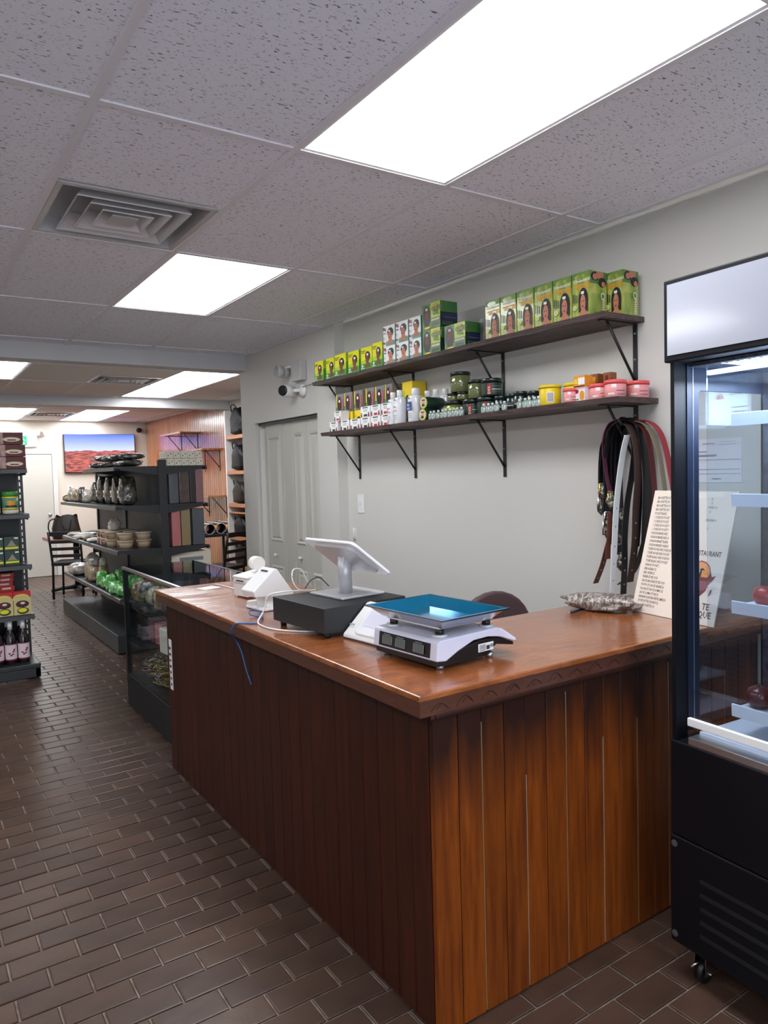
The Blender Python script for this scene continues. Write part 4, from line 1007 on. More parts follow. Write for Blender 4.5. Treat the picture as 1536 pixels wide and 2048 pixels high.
o = MB('steel').tube(smooth_path([(1.30, 2.525, 1.055), (1.33, 2.53, 1.085), (1.37, 2.53, 1.09), (1.41, 2.53, 1.053)], 6), .002, 8).build('thin_cable')
tag(o, 'thin dark cable arching behind the tablet stand base', 'cable')
bl = [(1.17, 2.64, zc), (1.192, 2.708, zc), (1.205, 2.765, zc+.008), (1.17, 2.761, zc+.014), (1.148, 2.716, zc+.008), (1.170, 2.695, zc), (1.178, 2.66, zc+.006), (1.146, 2.61, zc+.006), (1.114, 2.575, zc), (1.08, 2.60, zc), (1.058, 2.62, zc-.001),
      (1.0535, 2.645, .93), (1.053, 2.685, .89), (1.090, 2.72, .845), (1.098, 2.69, .80), (1.098, 2.655, .745), (1.098, 2.61, .695)]
o = MB('blue').tube(smooth_path(bl, 6), .0028, 8).build('network_cable'); tag(o, 'blue network cable hanging loose over the front of the counter', 'cable')
o = MB('cable').tube(smooth_path([(1.30, 3.22, zc), (1.33, 3.30, zc), (1.36, 3.38, zc), (1.375, 3.46, zc), (1.37, 3.58, zc), (1.36, 3.66, zc)], 5), .0028, 8).build('printer_cable'); tag(o, 'white cable running from the receipt printer toward the glass case', 'cable')
o = MB('whitemat').box(-.05, .05, -.04, .04, 0, .002).build('paper_slip', loc=(1.29, 3.57, Z), rot=.3); tag(o, 'small white paper slip on the far end of the counter', 'paper')

# menu board
bl_, br_ = Vector((2.357, 1.818, Z+.001)), Vector((2.305, 1.442, Z+.001)); bl_ += Vector((0, .0, 0))
e_ = (br_-bl_).normalized(); W_ = (br_-bl_).length; nh = Vector((-e_.y, e_.x, 0)); v_ = (Vector((0, 0, .4625))+nh*.13); H_ = v_.length; v_.normalize(); nn = e_.cross(v_)
t = thing('menu_board', 'cream restaurant menu board with text and an Africa picture, leaning on the counter', 'menu', tuple(bl_))
b = MB('menu'); P0 = Vector((0, 0, 0)); q = [P0, e_*W_, e_*W_+v_*H_, v_*H_]; b.add([p for p in q]+[p-nn*.005 for p in q], [(0, 1, 2, 3), (7, 6, 5, 4), (0, 4, 5, 1), (1, 5, 6, 2), (2, 6, 7, 3), (3, 7, 4, 0)]); b.build('board', t)
b = MB('menutext'); f = Face(b, P0, e_, v_, W_, H_, .0003)
LN = ['BROCHETTES DE', 'BROCHETTES DE', 'BROCHETTES DE P', 'BROCHETTES DE P', 'POULET BRAISÉ ...', '1 CUISSE DE POULET', '1 CUISSE DE POULET', '1 CUISSE DE POULET P', '1 CUISSE DE POULET P',
      'POISSON BRAISÉ AVEC', 'POISSON BRAISÉ AVEC A', 'POISSON BRAISÉ TILAPIA', 'POISSON BRAISÉ DORADE', 'TCHEP ROUGE AVEC POISSON', 'TCHEP ROUGE AVEC POULET', 'TCHEP BLANC AVEC POISSON',
      'TCHEP BLANC AVEC POULET', 'YASSA AU POULET ...', 'DIBI AGNEAU 25', 'DIBI CHÈVRE 25', 'WAFEN ET RIZ 19.50', 'SAUCE ARACHIDE ET RIZ 19.50', 'FOUFOU ET SAUCE GRAINE 26', 'PLACALI ET SAUCE GOMBO 25',
      'SAUCE GOMBO ET RIZ 23', 'BANANE PLANTAIN FRITES SIMPLE 8', 'SOUPE PATTES DE BŒUF 23', '       A BROCHETTES 14']
def fresh():
    global b, f
    b = MB('menutext'); f = Face(b, P0, e_, v_, W_, H_, .0003)
for i, s_ in enumerate(LN): fresh(); f.text(s_, .06, .93-i*.0325, .0135, 'menutext', sx=.60); b.build('text_line', t)
for i, s_, a_ in ((0, '.50', .735), (1, '.50', .74), (2, 'C FRITES 19.50', .80), (3, '.50', .735), (5, 'E PLANTAIN 18', .81), (7, '16', .74)): fresh(); f.text(s_, a_, .93-i*.0325, .0125, 'menutext', 'RIGHT', .5); b.build('text_line', t)
for a_ in (('RESTAURANT', .94, .508, .026, 'menutext', 'RIGHT', .72), ('TE', .915, .112, .032, 'menutext', 'RIGHT', .85), ('QUE', .95, .053, .032, 'menutext', 'RIGHT', .85)): fresh(); f.text(*a_); b.build('text_line', t)
b = MB('savanna'); f = Face(b, P0, e_, v_, W_, H_, .0004)
AM = lambda L_: [(.60+(x_-.41)*.722, .19+(y_-.12)*.875) for x_, y_ in L_]
af = [(.52, .42), (.60, .44), (.68, .43), (.74, .40), (.775, .35), (.80, .31), (.86, .325), (.82, .275), (.765, .235), (.75, .19), (.70, .155), (.65, .12), (.61, .13), (.60, .18), (.58, .235), (.56, .27), (.50, .285), (.44, .28), (.41, .33), (.44, .39)]
f.poly(AM(af), 'savanna').poly(AM([(.53, .415), (.60, .43), (.68, .42), (.735, .39), (.765, .34), (.74, .30), (.62, .30), (.50, .31), (.46, .34)]), 'sunset').ell(.81, .375, .025, .010, 'orange')
f.poly(AM([(.60, .30), (.62, .36), (.60, .365), (.65, .375), (.69, .355), (.64, .36), (.635, .30)]), 'greendk').poly(AM([(.80, .155), (.82, .20), (.84, .205), (.835, .17), (.81, .145)]), 'savanna')
b.build('africa_picture', t)

# belts hanging from a peg
t = thing('belt_peg', 'black metal peg on the wall holding the belts', 'hook', (XW, 1.975, 1.672))
MB('bracket').tube([(-.001, 0, 0), (-.15, 0, 0), (-.16, 0, .02)], .006, 10).build('rod', t); MB('bracket').box(-.005, -.001, -.012, .012, -.02, .02).build('plate', t)
BX = 2.56
def belt(pts, x, mat, w, label, buckle=None, holes=0, th=.003, grp='leather belts hanging on the wall'):
    P = smooth_path([(x, a, b) for a, b in pts], 5); o0 = P[0]; rel = [p-o0 for p in P]
    tt = thing('belt', label, 'belt', tuple(o0), group=grp)
    s_ = MB(mat).ribbon(rel, w, th).build('strap', tt)
    if holes:
        h = MB('cream' if mat != 'belt_white' else 'grey')
        for k in range(holes):
            p = rel[-3-k*2]; tg = (rel[-3-k*2]-rel[-2-k*2]).normalized(); n_ = tg.cross(Vector((1, 0, 0))).normalized()
            for sg in (-1, 1): h.T = Matrix.Translation(p+n_*sg*(th/2+.0004)); h.add([(a*.003, b2*.003*tg.y, b2*.003*tg.z) for a, b2 in ((-1, -1), (1, -1), (1, 1), (-1, 1))], [(0, 1, 2, 3)])
        h.T = None; h.build('holes', tt)
    if buckle:
        b = MB(buckle); p = rel[-1]; hw, hh = w*.62, .026
        b.tube([p+Vector(q) for q in ((-hw, 0, .005), (hw, 0, .005), (hw, .002, -hh*2), (-hw, .002, -hh*2), (-hw, 0, .005))], .0036, 6)
        b.tube([p+Vector(q) for q in ((0, 0, 0), (0, .006, -hh*2))], .0025, 6); b.build('buckle', tt)
        w2 = MB('bucklefilm'); w2.T = Matrix.Translation(p+Vector((0, 0, -.05)))
        rn = random.Random(int(abs(x*1000))+len(label)); rr = [rn.uniform(.6, 1.3) for _ in range(40)]
        w2.lathe([(.004, -.022), (.017*rr[1], -.006), (.021*rr[2], .016), (.016*rr[3], .04), (.007, .06)], n=7); w2.T = None; w2.build('film_wrap', tt)
    return tt
belt([(1.975, 1.688), (1.942, 1.688), (1.890, 1.672), (1.850, 1.630), (1.823, 1.558), (1.803, 1.461), (1.790, 1.383), (1.78, 1.2)], BX+.03, 'crimson', .034, 'red leather belt hanging outermost on the right of the bundle')
belt([(1.978, 1.683), (1.945, 1.682), (1.905, 1.664), (1.873, 1.617), (1.848, 1.552), (1.830, 1.461), (1.820, 1.382), (1.81, 1.18)], BX+.015, 'belt_beige', .03, 'olive-beige belt hanging just inside the red one')
belt([(1.98, 1.678), (1.950, 1.676), (1.912, 1.650), (1.889, 1.606), (1.872, 1.522), (1.860, 1.382), (1.866, 1.30), (1.87, 1.12)], BX+.005, 'darkred', .03, 'dark wine-red belt hanging between the beige and brown belts')
belt([(1.985, 1.6735), (1.955, 1.664), (1.925, 1.60), (1.912, 1.477), (1.925, 1.324), (1.933, 1.169), (1.958, 1.013)], BX-.03, 'belt_brown', .042, 'wide dark brown belt with punched holes hanging near the menu board', holes=4)
belt([(1.945, 1.625), (1.965, 1.56), (1.985, 1.459), (2.004, 1.322), (2.018, 1.123), (2.028, .965)], BX-.055, 'belt_white', .034, 'white leather belt with a row of holes at its end', holes=5)
belt([(1.962, 1.655), (1.938, 1.58), (1.952, 1.459), (1.975, 1.342), (1.990, 1.204), (1.992, 1.085), (2.0, .955)], BX-.02, 'belt_check', .036, 'black checkered belt hanging beside the white one', holes=3)
belt([(1.99, 1.692), (2.035, 1.675), (2.062, 1.62), (2.064, 1.55), (2.052, 1.46), (2.034, 1.388)], BX-.055, 'purple', .022, 'thin purple belt with a gold film-wrapped buckle', 'gold')
belt([(1.985, 1.6895), (2.05, 1.655), (2.088, 1.575), (2.107, 1.473), (2.118, 1.392), (2.119, 1.36)], BX-.01, 'belt_black', .034, 'black belt with silver buckle, leftmost of the bundle', 'chrome')
belt([(1.983, 1.6855), (2.036, 1.655), (2.072, 1.57), (2.086, 1.47), (2.082, 1.42)], BX-.045, 'belt_black', .032, 'black belt with a bright gold buckle, second from the left', 'gold')
belt([(1.981, 1.681), (2.026, 1.652), (2.058, 1.56), (2.068, 1.45), (2.064, 1.336)], BX-.02, 'belt_black', .034, 'black belt with film-wrapped buckle low in the middle of the bundle', 'chrome')
belt([(1.979, 1.677), (2.012, 1.645), (2.036, 1.54), (2.044, 1.42), (2.040, 1.31)], BX+.02, 'belt_black', .034, 'black belt behind, its buckle hanging lowest in silver film', 'alu')
belt([(1.979, 1.6715), (1.930, 1.645), (1.903, 1.56), (1.899, 1.401), (1.915, 1.247), (1.95, 1.128), (1.985, 1.046), (2.06, .985)], BX+.03, 'belt_black', .03, 'black belt whose narrow tail curls left above the counter')
for k_, (off_, zz_, xx_) in enumerate([(.030, 1.30, -.035), (.020, 1.22, -.005), (.045, 1.34, .028), (.012, 1.12, .012)]):
    belt([(1.98, 1.690+k_*.003), (2.02+off_*.5, 1.655), (2.03+off_, 1.56), (2.034+off_, 1.45), (2.025+off_, zz_)], BX+xx_, 'belt_black', .05,
         'black belt packed inside the bundle, %s of the four inner ones' % ORD[k_], ('chrome', 'gold', 'alu', 'chrome')[k_])
for k_, (y_, zz_, xx_, w_) in enumerate([(2.098, 1.42, .03, .04), (2.092, 1.33, .012, .045), (2.075, 1.26, -.03, .04), (2.058, 1.20, .03, .045), (2.105, 1.36, -.03, .03)]):
    belt([(1.984, 1.694+k_*.002), (2.035, 1.668), (y_-.018, 1.60), (y_-.004, 1.53), (y_, 1.45 if zz_ < 1.40 else 1.48), (y_-.002, zz_)], BX+xx_, 'belt_black', w_,
         'black belt with a film-wrapped metal buckle on the left of the bundle, %s of five' % ORD[k_], ('chrome', 'gold', 'chrome', 'gold', 'chrome')[k_])
for k_, (off_, zz_, xx_) in enumerate([(.0, 1.12, .03), (.014, 1.02, .0), (-.02, 1.16, -.01)]):
    belt([(1.982, 1.690+k_*.003), (1.945-off_, 1.665), (1.920-off_, 1.58), (1.908-off_, 1.45), (1.912-off_, 1.30), (1.925-off_, zz_)], BX+xx_, 'belt_black', .05,
         'plain black belt hanging down the right inner side, %s of three' % ORD[k_])
belt([(2.05, 1.30), (2.056, 1.208), (2.074, 1.151), (2.102, 1.067), (2.139, .988)], BX-.03, 'belt_tan', .032, 'tan brown belt tail swinging out to the lower left', holes=5)
belt([(2.034, 1.30), (2.036, 1.209), (2.044, 1.161), (2.047, 1.105)], BX-.06, 'belt_tan', .03, 'short tan brown belt tail beside the white belt')

# ================================================================== COOLER
ca = radians(3.8)
t = thing('display_cooler', 'tall black glass display cooler on casters at the right edge', 'cooler', (1.83, 1.28, 0), -ca)
# local frame: x = depth toward the wall, -y = along the front toward the viewer
CWd, CD, CB, CM, CH0, CH1 = .62, .46, .105, .703, 1.785, 2.012
MB('coolblack').box(0, CD, -CWd, 0, .425, CM).build('lower_cabinet', t, bevel=.004)
lp = MB('coolblack').box(-.004, CD, -CWd, 0, CB, .423).build('kick_panel', t, bevel=.004)
for k in range(5): MB('steeldark').box(-.0055, -.004, -.50, -.10, .16+k*.04, .172+k*.04).build('louver', lp)
for yy, zz in ((-.015, .40), (-.015, .13)): MB('greydk').lathe([(.010, -.006), (.010, -.004), (.004, -.008)], (0, yy, zz), 12, axis='x').build('screw', lp)
for yy in (0, -CWd):
    for xx in (0, CD-.04):
        xw = .054 if xx == 0 else .036
        y0_, y1_ = (yy-.035, yy-.004) if yy == 0 else (yy+.004, yy+.035)
        MB('coolblack').box(xx+.004, xx+xw, y0_+.018 if yy == 0 else y0_, y1_, CM, CH0).build('post', t)
hb = MB('coolblack').box(-.016, CD, -CWd, .002, CH0, CH1).build('header', t, bevel=.004)
MB('headergloss').box(-.0185, -.016, -CWd+.02, -.012, CH0+.018, CH1-.014).build('header_panel', hb)
for yf in (-.020, -CWd+.006):
    pf = MB('coolframe').box(.0545, .1045, yf, yf+.014, CM+.02, CH0).build('pane_frame', t)
    MB('alu').box(.078, .0805, yf-.0012, yf, CM+.02, CH0).build('frame_line', pf)
MB('coolframe').box(.1045, CD-.05, -.020, -.006, CH0-.075, CH0-.0).build('pane_frame', t)
MB('coolglass').box(.1045, CD-.04, -.016, -.010, CM+.02, CH0-.076).build('side_pane', t)
MB('coolglass').box(.105, CD-.04, -CWd+.006, -CWd+.012, CM+.02, CH0).build('side_pane', t)
fp = MB('glass').box(.008, .014, -CWd+.03, -.056, CM+.05, .863).build('front_glass', t)
MB('coolglass').box(.030, .036, -CWd+.04, -.10, .863, CH0-.02).build('upper_front_pane', t)
MB('white').box(-.002, .012, -CWd+.03, -.058, .760, .783).build('price_rail', t, bevel=.002)
MB('alu').box(.004, .05, -CWd+.03, -.056, CM, CM+.022).build('sill', t, bevel=.002)
MB('coolshelf').box(.05, CD-.05, -CWd+.03, -.06, CM+.001, CM+.03).build('well_floor', t)
bp_ = MB('perf').box(CD-.05, CD-.03, -CWd+.02, -.02, CM+.03, CH0).build('back_panel', t)
b = MB('steeldark')
for i in range(24):
    for j in range(60):
        y_ = -.045-i*.0225-(j % 2)*.011; z_ = CM+.06+j*.0172
        b.poly([(CD-.0505, y_+a*.0035, z_+c*.0035) for a, c in ((-1, 0), (0, -1), (1, 0), (0, 1))], 'grey')
o = b.build('perforation', bp_); o['kind'] = 'stuff'
# ceiling duct of the cooler with lit perforated cover
tp = MB('perf').box(.05, CD-.05, -CWd+.03, -.03, CH0-.012, CH0-.002).build('top_duct', t)
b = MB('led')
for i in range(26):
    for j in range(22):
        x_, y_ = .075+.0125*i+(j % 2)*.006, -.12-.0165*j
        b.poly([(x_+a*.004, y_+c*.004, CH0-.0125) for a, c in ((-1, -1), (1, -1), (1, 1), (-1, 1))], 'led')
o = b.build('light_holes', tp); o['kind'] = 'stuff'
MB('coolglow').box(.06, .075, -CWd+.05, -.08, CH0-.04, CH0-.028).build('light_strip', tp)
lt = bpy.data.lights.new('cooler_light', 'AREA'); lt.shape = 'RECTANGLE'; lt.size = .3; lt.size_y = .5; lt.energy = 5; lt.color = (.72, .84, 1)
lo = bpy.data.objects.new('cooler_light', lt); COL.objects.link(lo); lo.parent = t; lo.location = (.2, -.31, CH0-.05)
b = MB('paper').box(CD-.0515, CD-.0505, -.20, -.05, 1.62, 1.76, 'exitwhite'); f = Face(b, (CD-.0516, -.05, 1.62), (0, -1, 0), (0, 0, 1), .15, .14)  # sheet glows with the exit-sign white, its brightness is put into the material
f.poly([(.62, .62), (.82, .62), (.72, .85)], 'red').rect(.08, .9, .9, .92, 'grey').rect(.08, .8, .55, .82, 'grey').rect(.08, .7, .5, .72, 'grey').rect(.08, .4, .4, .42, 'greydk').rect(.08, .3, .4, .32, 'greydk').rect(.08, .2, .35, .22, 'greydk')
b.build('data_sticker', t)
SH = [(1.622, 'one'), (1.402, 'two'), (1.105, 'three'), (.815, 'four')]
for z, _ in SH:
    b = MB('coolshelf'); b.box(.10, CD-.06, -CWd+.05, -.135, z-.012, z); b.prism([(.088, z-.022), (.086, z+.012), (.092, z+.013), (.104, z-.004), (.104, z-.02)], -CWd+.05, -.135, axis='y')
    sh = b.build('cooler_shelf', t)
MB('green').tube(smooth_path([(.35, -.12, 1.775), (.30, -.16, 1.74), (.26, -.19, 1.66), (.25, -.20, 1.63)], 5), .003, 6).build('cord', t)
def caster(x, y):
    MB('steel').box(x-.03, x+.03, y-.03, y+.03, CB-.006, CB-.001).build('caster_plate', t)
    for s_ in (-.018, .018): MB('chrome').box(x-.018, x+.018, y+s_-.0015, y+s_+.0015, .03, CB-.006).build('fork', t)
    MB('black').lathe([(.026, -.012), (.033, -.009), (.033, .009), (.026, .012)], (x, y, .033), 20, axis='y').build('wheel', t)
    MB('chrome').tube([(x, y-.024, .033), (x, y+.024, .033)], .004, 8).build('axle', t)
    MB('chrome').tube([(x-.018, y, .07), (x-.045, y+.01, .055)], .004, 6).build('brake', t)
for x in (.045, CD-.05):
    for y in (-.075, -CWd+.07): caster(x, y)
def fruit(lx, ly, z, r, mat, label, group):
    p = Matrix.Translation((1.83, 1.28, 0)) @ Matrix.Rotation(-ca, 4, 'Z') @ Vector((lx, ly, z))
    o_ = MB(mat).lathe([(.1*r, .12*r), (.55*r, 0), (.9*r, .45*r), (r, 1.0*r), (.82*r, 1.5*r), (.4*r, 1.78*r), (.12*r, 1.66*r)], n=20)
    tt = thing('apple', label, 'fruit', tuple(p), group=group); o_.build('flesh', tt); MB('belt_brown').tube([(0, 0, 1.6*r), (.1*r, 0, 2.0*r)], .0015, 5).build('stem', tt)
k = 0
for (lx, ly, z, r) in [(.150, -.190, 1.1055, .030), (.155, -.255, 1.1055, .031), (.22, -.20, 1.1055, .030), (.16, -.32, 1.1055, .031)]:
    fruit(lx, ly, z, r, 'apple', 'red apple on the third shelf of the cooler, %s from the left' % ORD[k], 'red apples on the cooler shelf'); k += 1
k = 0
for (lx, ly, z, r) in [(.15, -.175, .8155, .034), (.16, -.25, .8155, .037), (.22, -.19, .8155, .035), (.24, -.27, .8155, .036), (.15, -.33, .8155, .036), (.31, -.19, .8155, .035)]:
    fruit(lx, ly, z, r, 'darkapple', 'dark red fruit on the bottom cooler shelf, %s from the left' % ORD[k], 'dark red fruit on the bottom cooler shelf'); k += 1

# ================================================================== DOUBLE-SIDED BLACK GONDOLA (right of the aisle)
g = thing('gondola_shelving', 'double-sided black steel gondola shelving between the aisle and the plank wall', 'shelving', (1.94, 7.65, 0))
def gl(mb, name, **k):
    o = mb.build(name, g, **k); o.location = (-1.94, -7.65, 0); return o
GY = (6.41, 7.655, 8.90)
def slotted(mb, x0, x1, y0, y1, z0, z1, axis='y', p=.05, sl=.03):
    """upright made of two flanges and rungs, so the slots are real openings"""
    if axis == 'y':   # slots open along y
        w3 = (x1-x0)*.36
        mb.box(x0, x0+w3, y0, y1, z0, z1); mb.box(x1-w3, x1, y0, y1, z0, z1)
        z = z0
        while z < z1-.02: mb.box(x0+w3, x1-w3, y0, y1, z, min(z+p-sl, z1)); z += p
    return mb
gl(MB('steel').box(1.905, 1.975, 6.40, 6.44, .0, 1.665), 'upright', bevel=.002)
for y in GY[1:]: gl(MB('steel').box(1.915, 1.965, y-.02, y+.02, 0, 1.64), 'upright', bevel=.002)
for a, b_ in ((GY[0]+.03, GY[1]-.02), (GY[1]+.02, GY[2]-.02)):
    for z0, z1 in ((.18, .80), (.805, 1.60)): gl(MB('greydk').box(1.93, 1.95, a, b_, z0, z1), 'back_panel', bevel=.002)
def gshelf(x_in, x_out, y0, y1, z, build=gl):
    s_ = 1 if x_out > x_in else -1
    b = MB('steel'); b.box(min(x_in, x_out-s_*.012), max(x_in, x_out-s_*.012), y0+.004, y1-.004, z-.018, z)
    b.prism([(x_out-s_*.012, z), (x_out, z-.006), (x_out+s_*.004, z-.036), (x_out-s_*.012, z-.036)], y0+.002, y1-.002, axis='y')
    for y in (y0+.004, y1-.012):
        b.prism([(x_in, z-.018), (x_out-s_*.05, z-.018), (x_out-s_*.05, z-.030), (x_in+s_*.06, z-.075), (x_in, z-.075)], y, y+.004, axis='y')
    o = build(b, 'shelf'); return o
GS = [1.61, 1.272, .89, .475]
gshelf(1.93, 1.53, GY[0], GY[1], GS[0])
for z in GS[1:]:
    for a, b_ in ((GY[0], GY[1]), (GY[1], GY[2])): gshelf(1.93, 1.53, a, b_, z)
for z in GS[:3]: gshelf(1.95, 2.345, GY[0], GY[1], z)
gshelf(1.95, 2.345, GY[1], GY[2], GS[1]); gshelf(1.95, 2.345, GY[1], GY[2], GS[2])
for a, b_ in ((GY[0], GY[1]), (GY[1], GY[2])):
    for x0, x1 in ((1.50, 1.93), (1.95, 2.38)):
        b = MB('steel'); b.box(x0, x1, a+.003, b_-.003, .145, .165); b.box(x0 if x0 < 1.9 else x1-.015, x0+.015 if x0 < 1.9 else x1, a+.003, b_-.003, .01, .145); b.box(x0+.01, x1-.01, a+.003, a+.015, .01, .145)
        gl(b, 'base_deck', bevel=.003)
# goods on it
for i in range(9):
    w_, d_ = R(.2, .26), R(.16, .2)
    x, y, z = [(1.66, 7.45, 0), (1.70, 7.22, 0), (1.68, 6.98, 0), (1.72, 6.78, 0), (1.70, 6.56, 0), (1.68, 7.32, .062), (1.70, 7.05, .062), (1.71, 6.83, .062), (1.73, 6.60, .06)][i]
    o = pouch(.22, .19, .06, 'darkfilm', 20+i, amp=.12, n=16, m=7).build('spice_bag', loc=(x, y, GS[0]+.001+z), rot=R(-.4, .4))
    tag(o, 'dark glossy plastic bag on the gondola top, %s from back, %s layer' % (ORD[i if i < 5 else i-5], 'lower' if i < 5 else 'upper'), 'bag', 'dark plastic bags on the top gondola shelf')
for i, (y, h) in enumerate([(7.72, .21), (7.45, .26), (7.15, .265), (6.88, .255), (6.62, .25)]):
    t = thing('tea_bag', 'tall clear bag of dried leaves with a white tag, %s from the back' % ORD[i], 'bag', (1.69, y, GS[1]+.001), group='tall bags of dried leaves on the gondola')
    pouch(.14, .17, h, 'foliage', 40+i, neck=.16, amp=.07, n=18, m=11).build('bag', t)
    MB('white').box(-.082, -.080, -.01, .035, .07, .13).build('tag_card', t)
    MB('crimson').box(-.0835, -.0821, .0, .025, .08, .11).build('tag_print', t)
for i in range(7):
    o = pouch(.10, .11, R(.08, .17), ('clearfilm', 'goldpack', 'darkfilm')[i % 3], 60+i, neck=.4, amp=.16).build('snack_packet', loc=(1.61+.13*(i % 2), 7.86+i*.125, GS[1]+.001), rot=R(-.5, .5))
    tag(o, 'crumpled snack packet at the far end of the second gondola shelf, %s from the bags' % ORD[i], 'packet', 'packets at the far end of the second gondola shelf')
o = MB('goldpack').lathe([(.03, 0), (.065, .012), (.07, .045), (.055, .07), (.02, .075)], n=18).build('round_packet', loc=(1.60, 8.80, GS[1]+.001)); tag(o, 'round green-gold packet at the far corner of the second gondola shelf', 'packet')
for i in range(9):
    o = pouch(R(.12, .2), R(.14, .2), R(.03, .05), ('whitemat', 'clearfilm', 'goldpack', 'clearfilm')[i % 4], 80+i, amp=.16).build('flat_packet', loc=(1.62+.12*(i % 2), 7.62+i*.14, GS[2]+.001+.0), rot=R(-.6, .6))
    tag(o, 'flat pale packet on the third gondola shelf, %s counting back from the plastic tubs' % ORD[i], 'packet', 'flat packets on the third gondola shelf')
k = 0; t0 = None
for (x, y) in [(1.63, 7.30), (1.77, 7.32), (1.62, 7.12), (1.78, 7.12), (1.62, 6.93), (1.78, 6.93), (1.66, 6.66), (1.82, 6.66)]:
    for l_ in range(2):
        lb = 'round beige food tub, %s tub in the %s layer on the third gondola shelf' % (ORD[k//2], ('lower', 'upper')[l_])
        p = (x, y, GS[2]+.001+l_*.069)
        if not t0:
            t0 = thing('food_tub', lb, 'tub', p, group='stacked beige food tubs'); MB('tub').lathe([(.058, 0), (.066, .055)], n=20).build('body', t0)
            MB('tublid').lathe([(.071, .055), (.071, .066), (.064, .068)], n=20).build('lid', t0); MB('brownprint').box(-.0672, -.063, -.03, .03, .012, .042).build('sticker', t0)
        else: copy_tree(t0, p, R(-.3, .3), lb)
        k += 1
for i, (x, y, h) in enumerate([(1.66, 7.02, .12), (1.70, 7.22, .09)]):
    o = pouch(.1, .1, h, 'clearfilm', 110+i, neck=.5, amp=.15).build('snack_packet', loc=(x, y, GS[2]+.001+.139)); tag(o, 'crumpled clear packet standing on the food tubs, %s one' % ('taller', 'shorter')[i], 'packet')
for i, (x, y, h, m_, w_) in enumerate([(1.66, 8.05, .27, 'grain', .15), (1.64, 7.78, .26, 'grain', .16), (1.66, 7.55, .27, 'nutpack', .09)]):
    t = thing('grain_bag', ('tall clear bag of beige grain, farther of the two', 'tall clear bag of beige grain, nearer of the two', 'narrow clear bag of nuts beside the green packets')[i], 'bag', (x, y, GS[3]+.001), group='bags on the low gondola shelf')
    pouch(w_, w_*1.1, h*.68, m_, 130+i, neck=.12, amp=.05, n=18, m=10).build('filled_bag', t); pouch(w_*.8, w_*.8, h*.4, 'clearfilm', 140+i, neck=.8, amp=.15).build('bag_top', t).location = (0, 0, h*.60)
for i in range(2):
    o = pouch(.2, .22, .11, 'clearfilm', 150+i, amp=.14, n=16).build('plastic_bag', loc=(1.62+.02*i, 8.45+i*.24, GS[3]+.001)); tag(o, 'wrapped pale bundle at the far end of the low gondola shelf, %s one' % ('nearer', 'farther')[i], 'bag')
for i in range(10):
    x, y, z = 1.60+.145*(i % 2)+R(-.01, .01), 7.38-.19*(i//2), GS[3]+.001
    o = pouch(.11, .14, R(.1, .17), 'greenpack', 160+i, neck=.25, amp=.12).build('snack_packet', loc=(x, y, z), rot=R(-.5, .5))
    tag(o, 'green shiny snack packet on the low gondola shelf, %s in the %s row' % (ORD[i//2], ('front', 'rear')[i % 2]), 'packet', 'green packets on the low gondola shelf')
# wall side of the gondola, near end
def art_cube(f): f.rect(0, 0, 1, 1, 'soap').ell(.3, .35, .09, .09, 'greydk', 8).ell(.72, .6, .09, .09, 'greydk', 8)
c0 = None; k = 0
for l_ in range(2):
    for j in range(4):
        for i in range(5):
            if l_ == 1 and j == 3: continue
            p = (2.022+i*.0655-(.008 if l_ else 0), 6.455+j*.068, GS[0]+.001+l_*.066)
            lb = 'cube soap box, %s of %s row, %s layer' % (ORD[i], ('the front', 'the second', 'the third', 'the rear')[j], ('bottom', 'top')[l_])
            if not c0:
                b = MB('soap'); b.box(-.031, .031, -.0315, .0315, 0, .063); art_cube(Face(b, (-.031, -.0315, 0), (1, 0, 0), (0, 0, 1), .062, .063)); art_cube(Face(b, (-.031, .0315, 0), (0, -1, 0), (0, 0, 1), .063, .063))
                c0 = b.build('soap_cube', loc=p, bevel=.004, seg=2); tag(c0, lb, 'box', 'cream cube soap boxes on the gondola top')
            else:
                r_ = c0.copy(); COL.objects.link(r_); r_.location = p; r_['label'] = lb
def pack(x0, x1, z, h, m_, label, y=6.43, d=.2):
    b = MB(m_); b.box(x0, x1, y, y+d, z, z+h); o = b.build('wrapped_book', bevel=.006); tag(o, label, 'package', 'film-wrapped upright packages on the gondola end'); return o
pack(2.0, 2.085, GS[1]+.001, .305, 'greywrap', 'grey film-wrapped package, upper row, nearest the upright')
pack(2.092, 2.185, GS[1]+.001, .31, 'brownwrap', 'brown patterned film-wrapped package in the upper row')
pack(2.19, 2.24, GS[1]+.001, .305, 'darkwrap', 'dark wrapped package between the brown and mauve ones', d=.18)
pack(2.243, 2.315, GS[1]+.001, .31, 'mauvewrap', 'mauve film-wrapped package at the right of the upper row')
pack(2.01, 2.09, GS[2]+.001, .335, 'pinkwrap', 'pink film-wrapped package in the lower row')
pack(2.097, 2.18, GS[2]+.001, .335, 'beigewrap', 'olive-beige film-wrapped package in the lower row')
pack(2.20, 2.31, GS[2]+.001, .33, 'greywrap', 'dark grey film-wrapped package at the right of the lower row')
b = MB('greydk'); b.box(2.0, 2.37, 6.44, 6.74, .1655, .85); b.build
bx_ = MB('white'); bx_.box(2.0, 2.365, 6.45, 6.75, .166, .83); f = Face(bx_, (2.0, 6.45, .166), (1, 0, 0), (0, 0, 1), .365, .664)
f.rect(.0, 0, 1, .88, 'greydk').rect(0, .80, 1, 1, 'soap').rect(.2, .88, .8, .93, 'grey')
for k in range(3):
    for j in range(3): f.rect(.04+k*.32, .52-j*.26, .32+k*.32, .76-j*.26, 'navy').rect(.08+k*.32, .56-j*.26, .28+k*.32, .68-j*.26, 'grey')
o = bx_.build('appliance_box', bevel=.002); tag(o, 'large carton with small pictures on its face, standing on the gondola base', 'box')

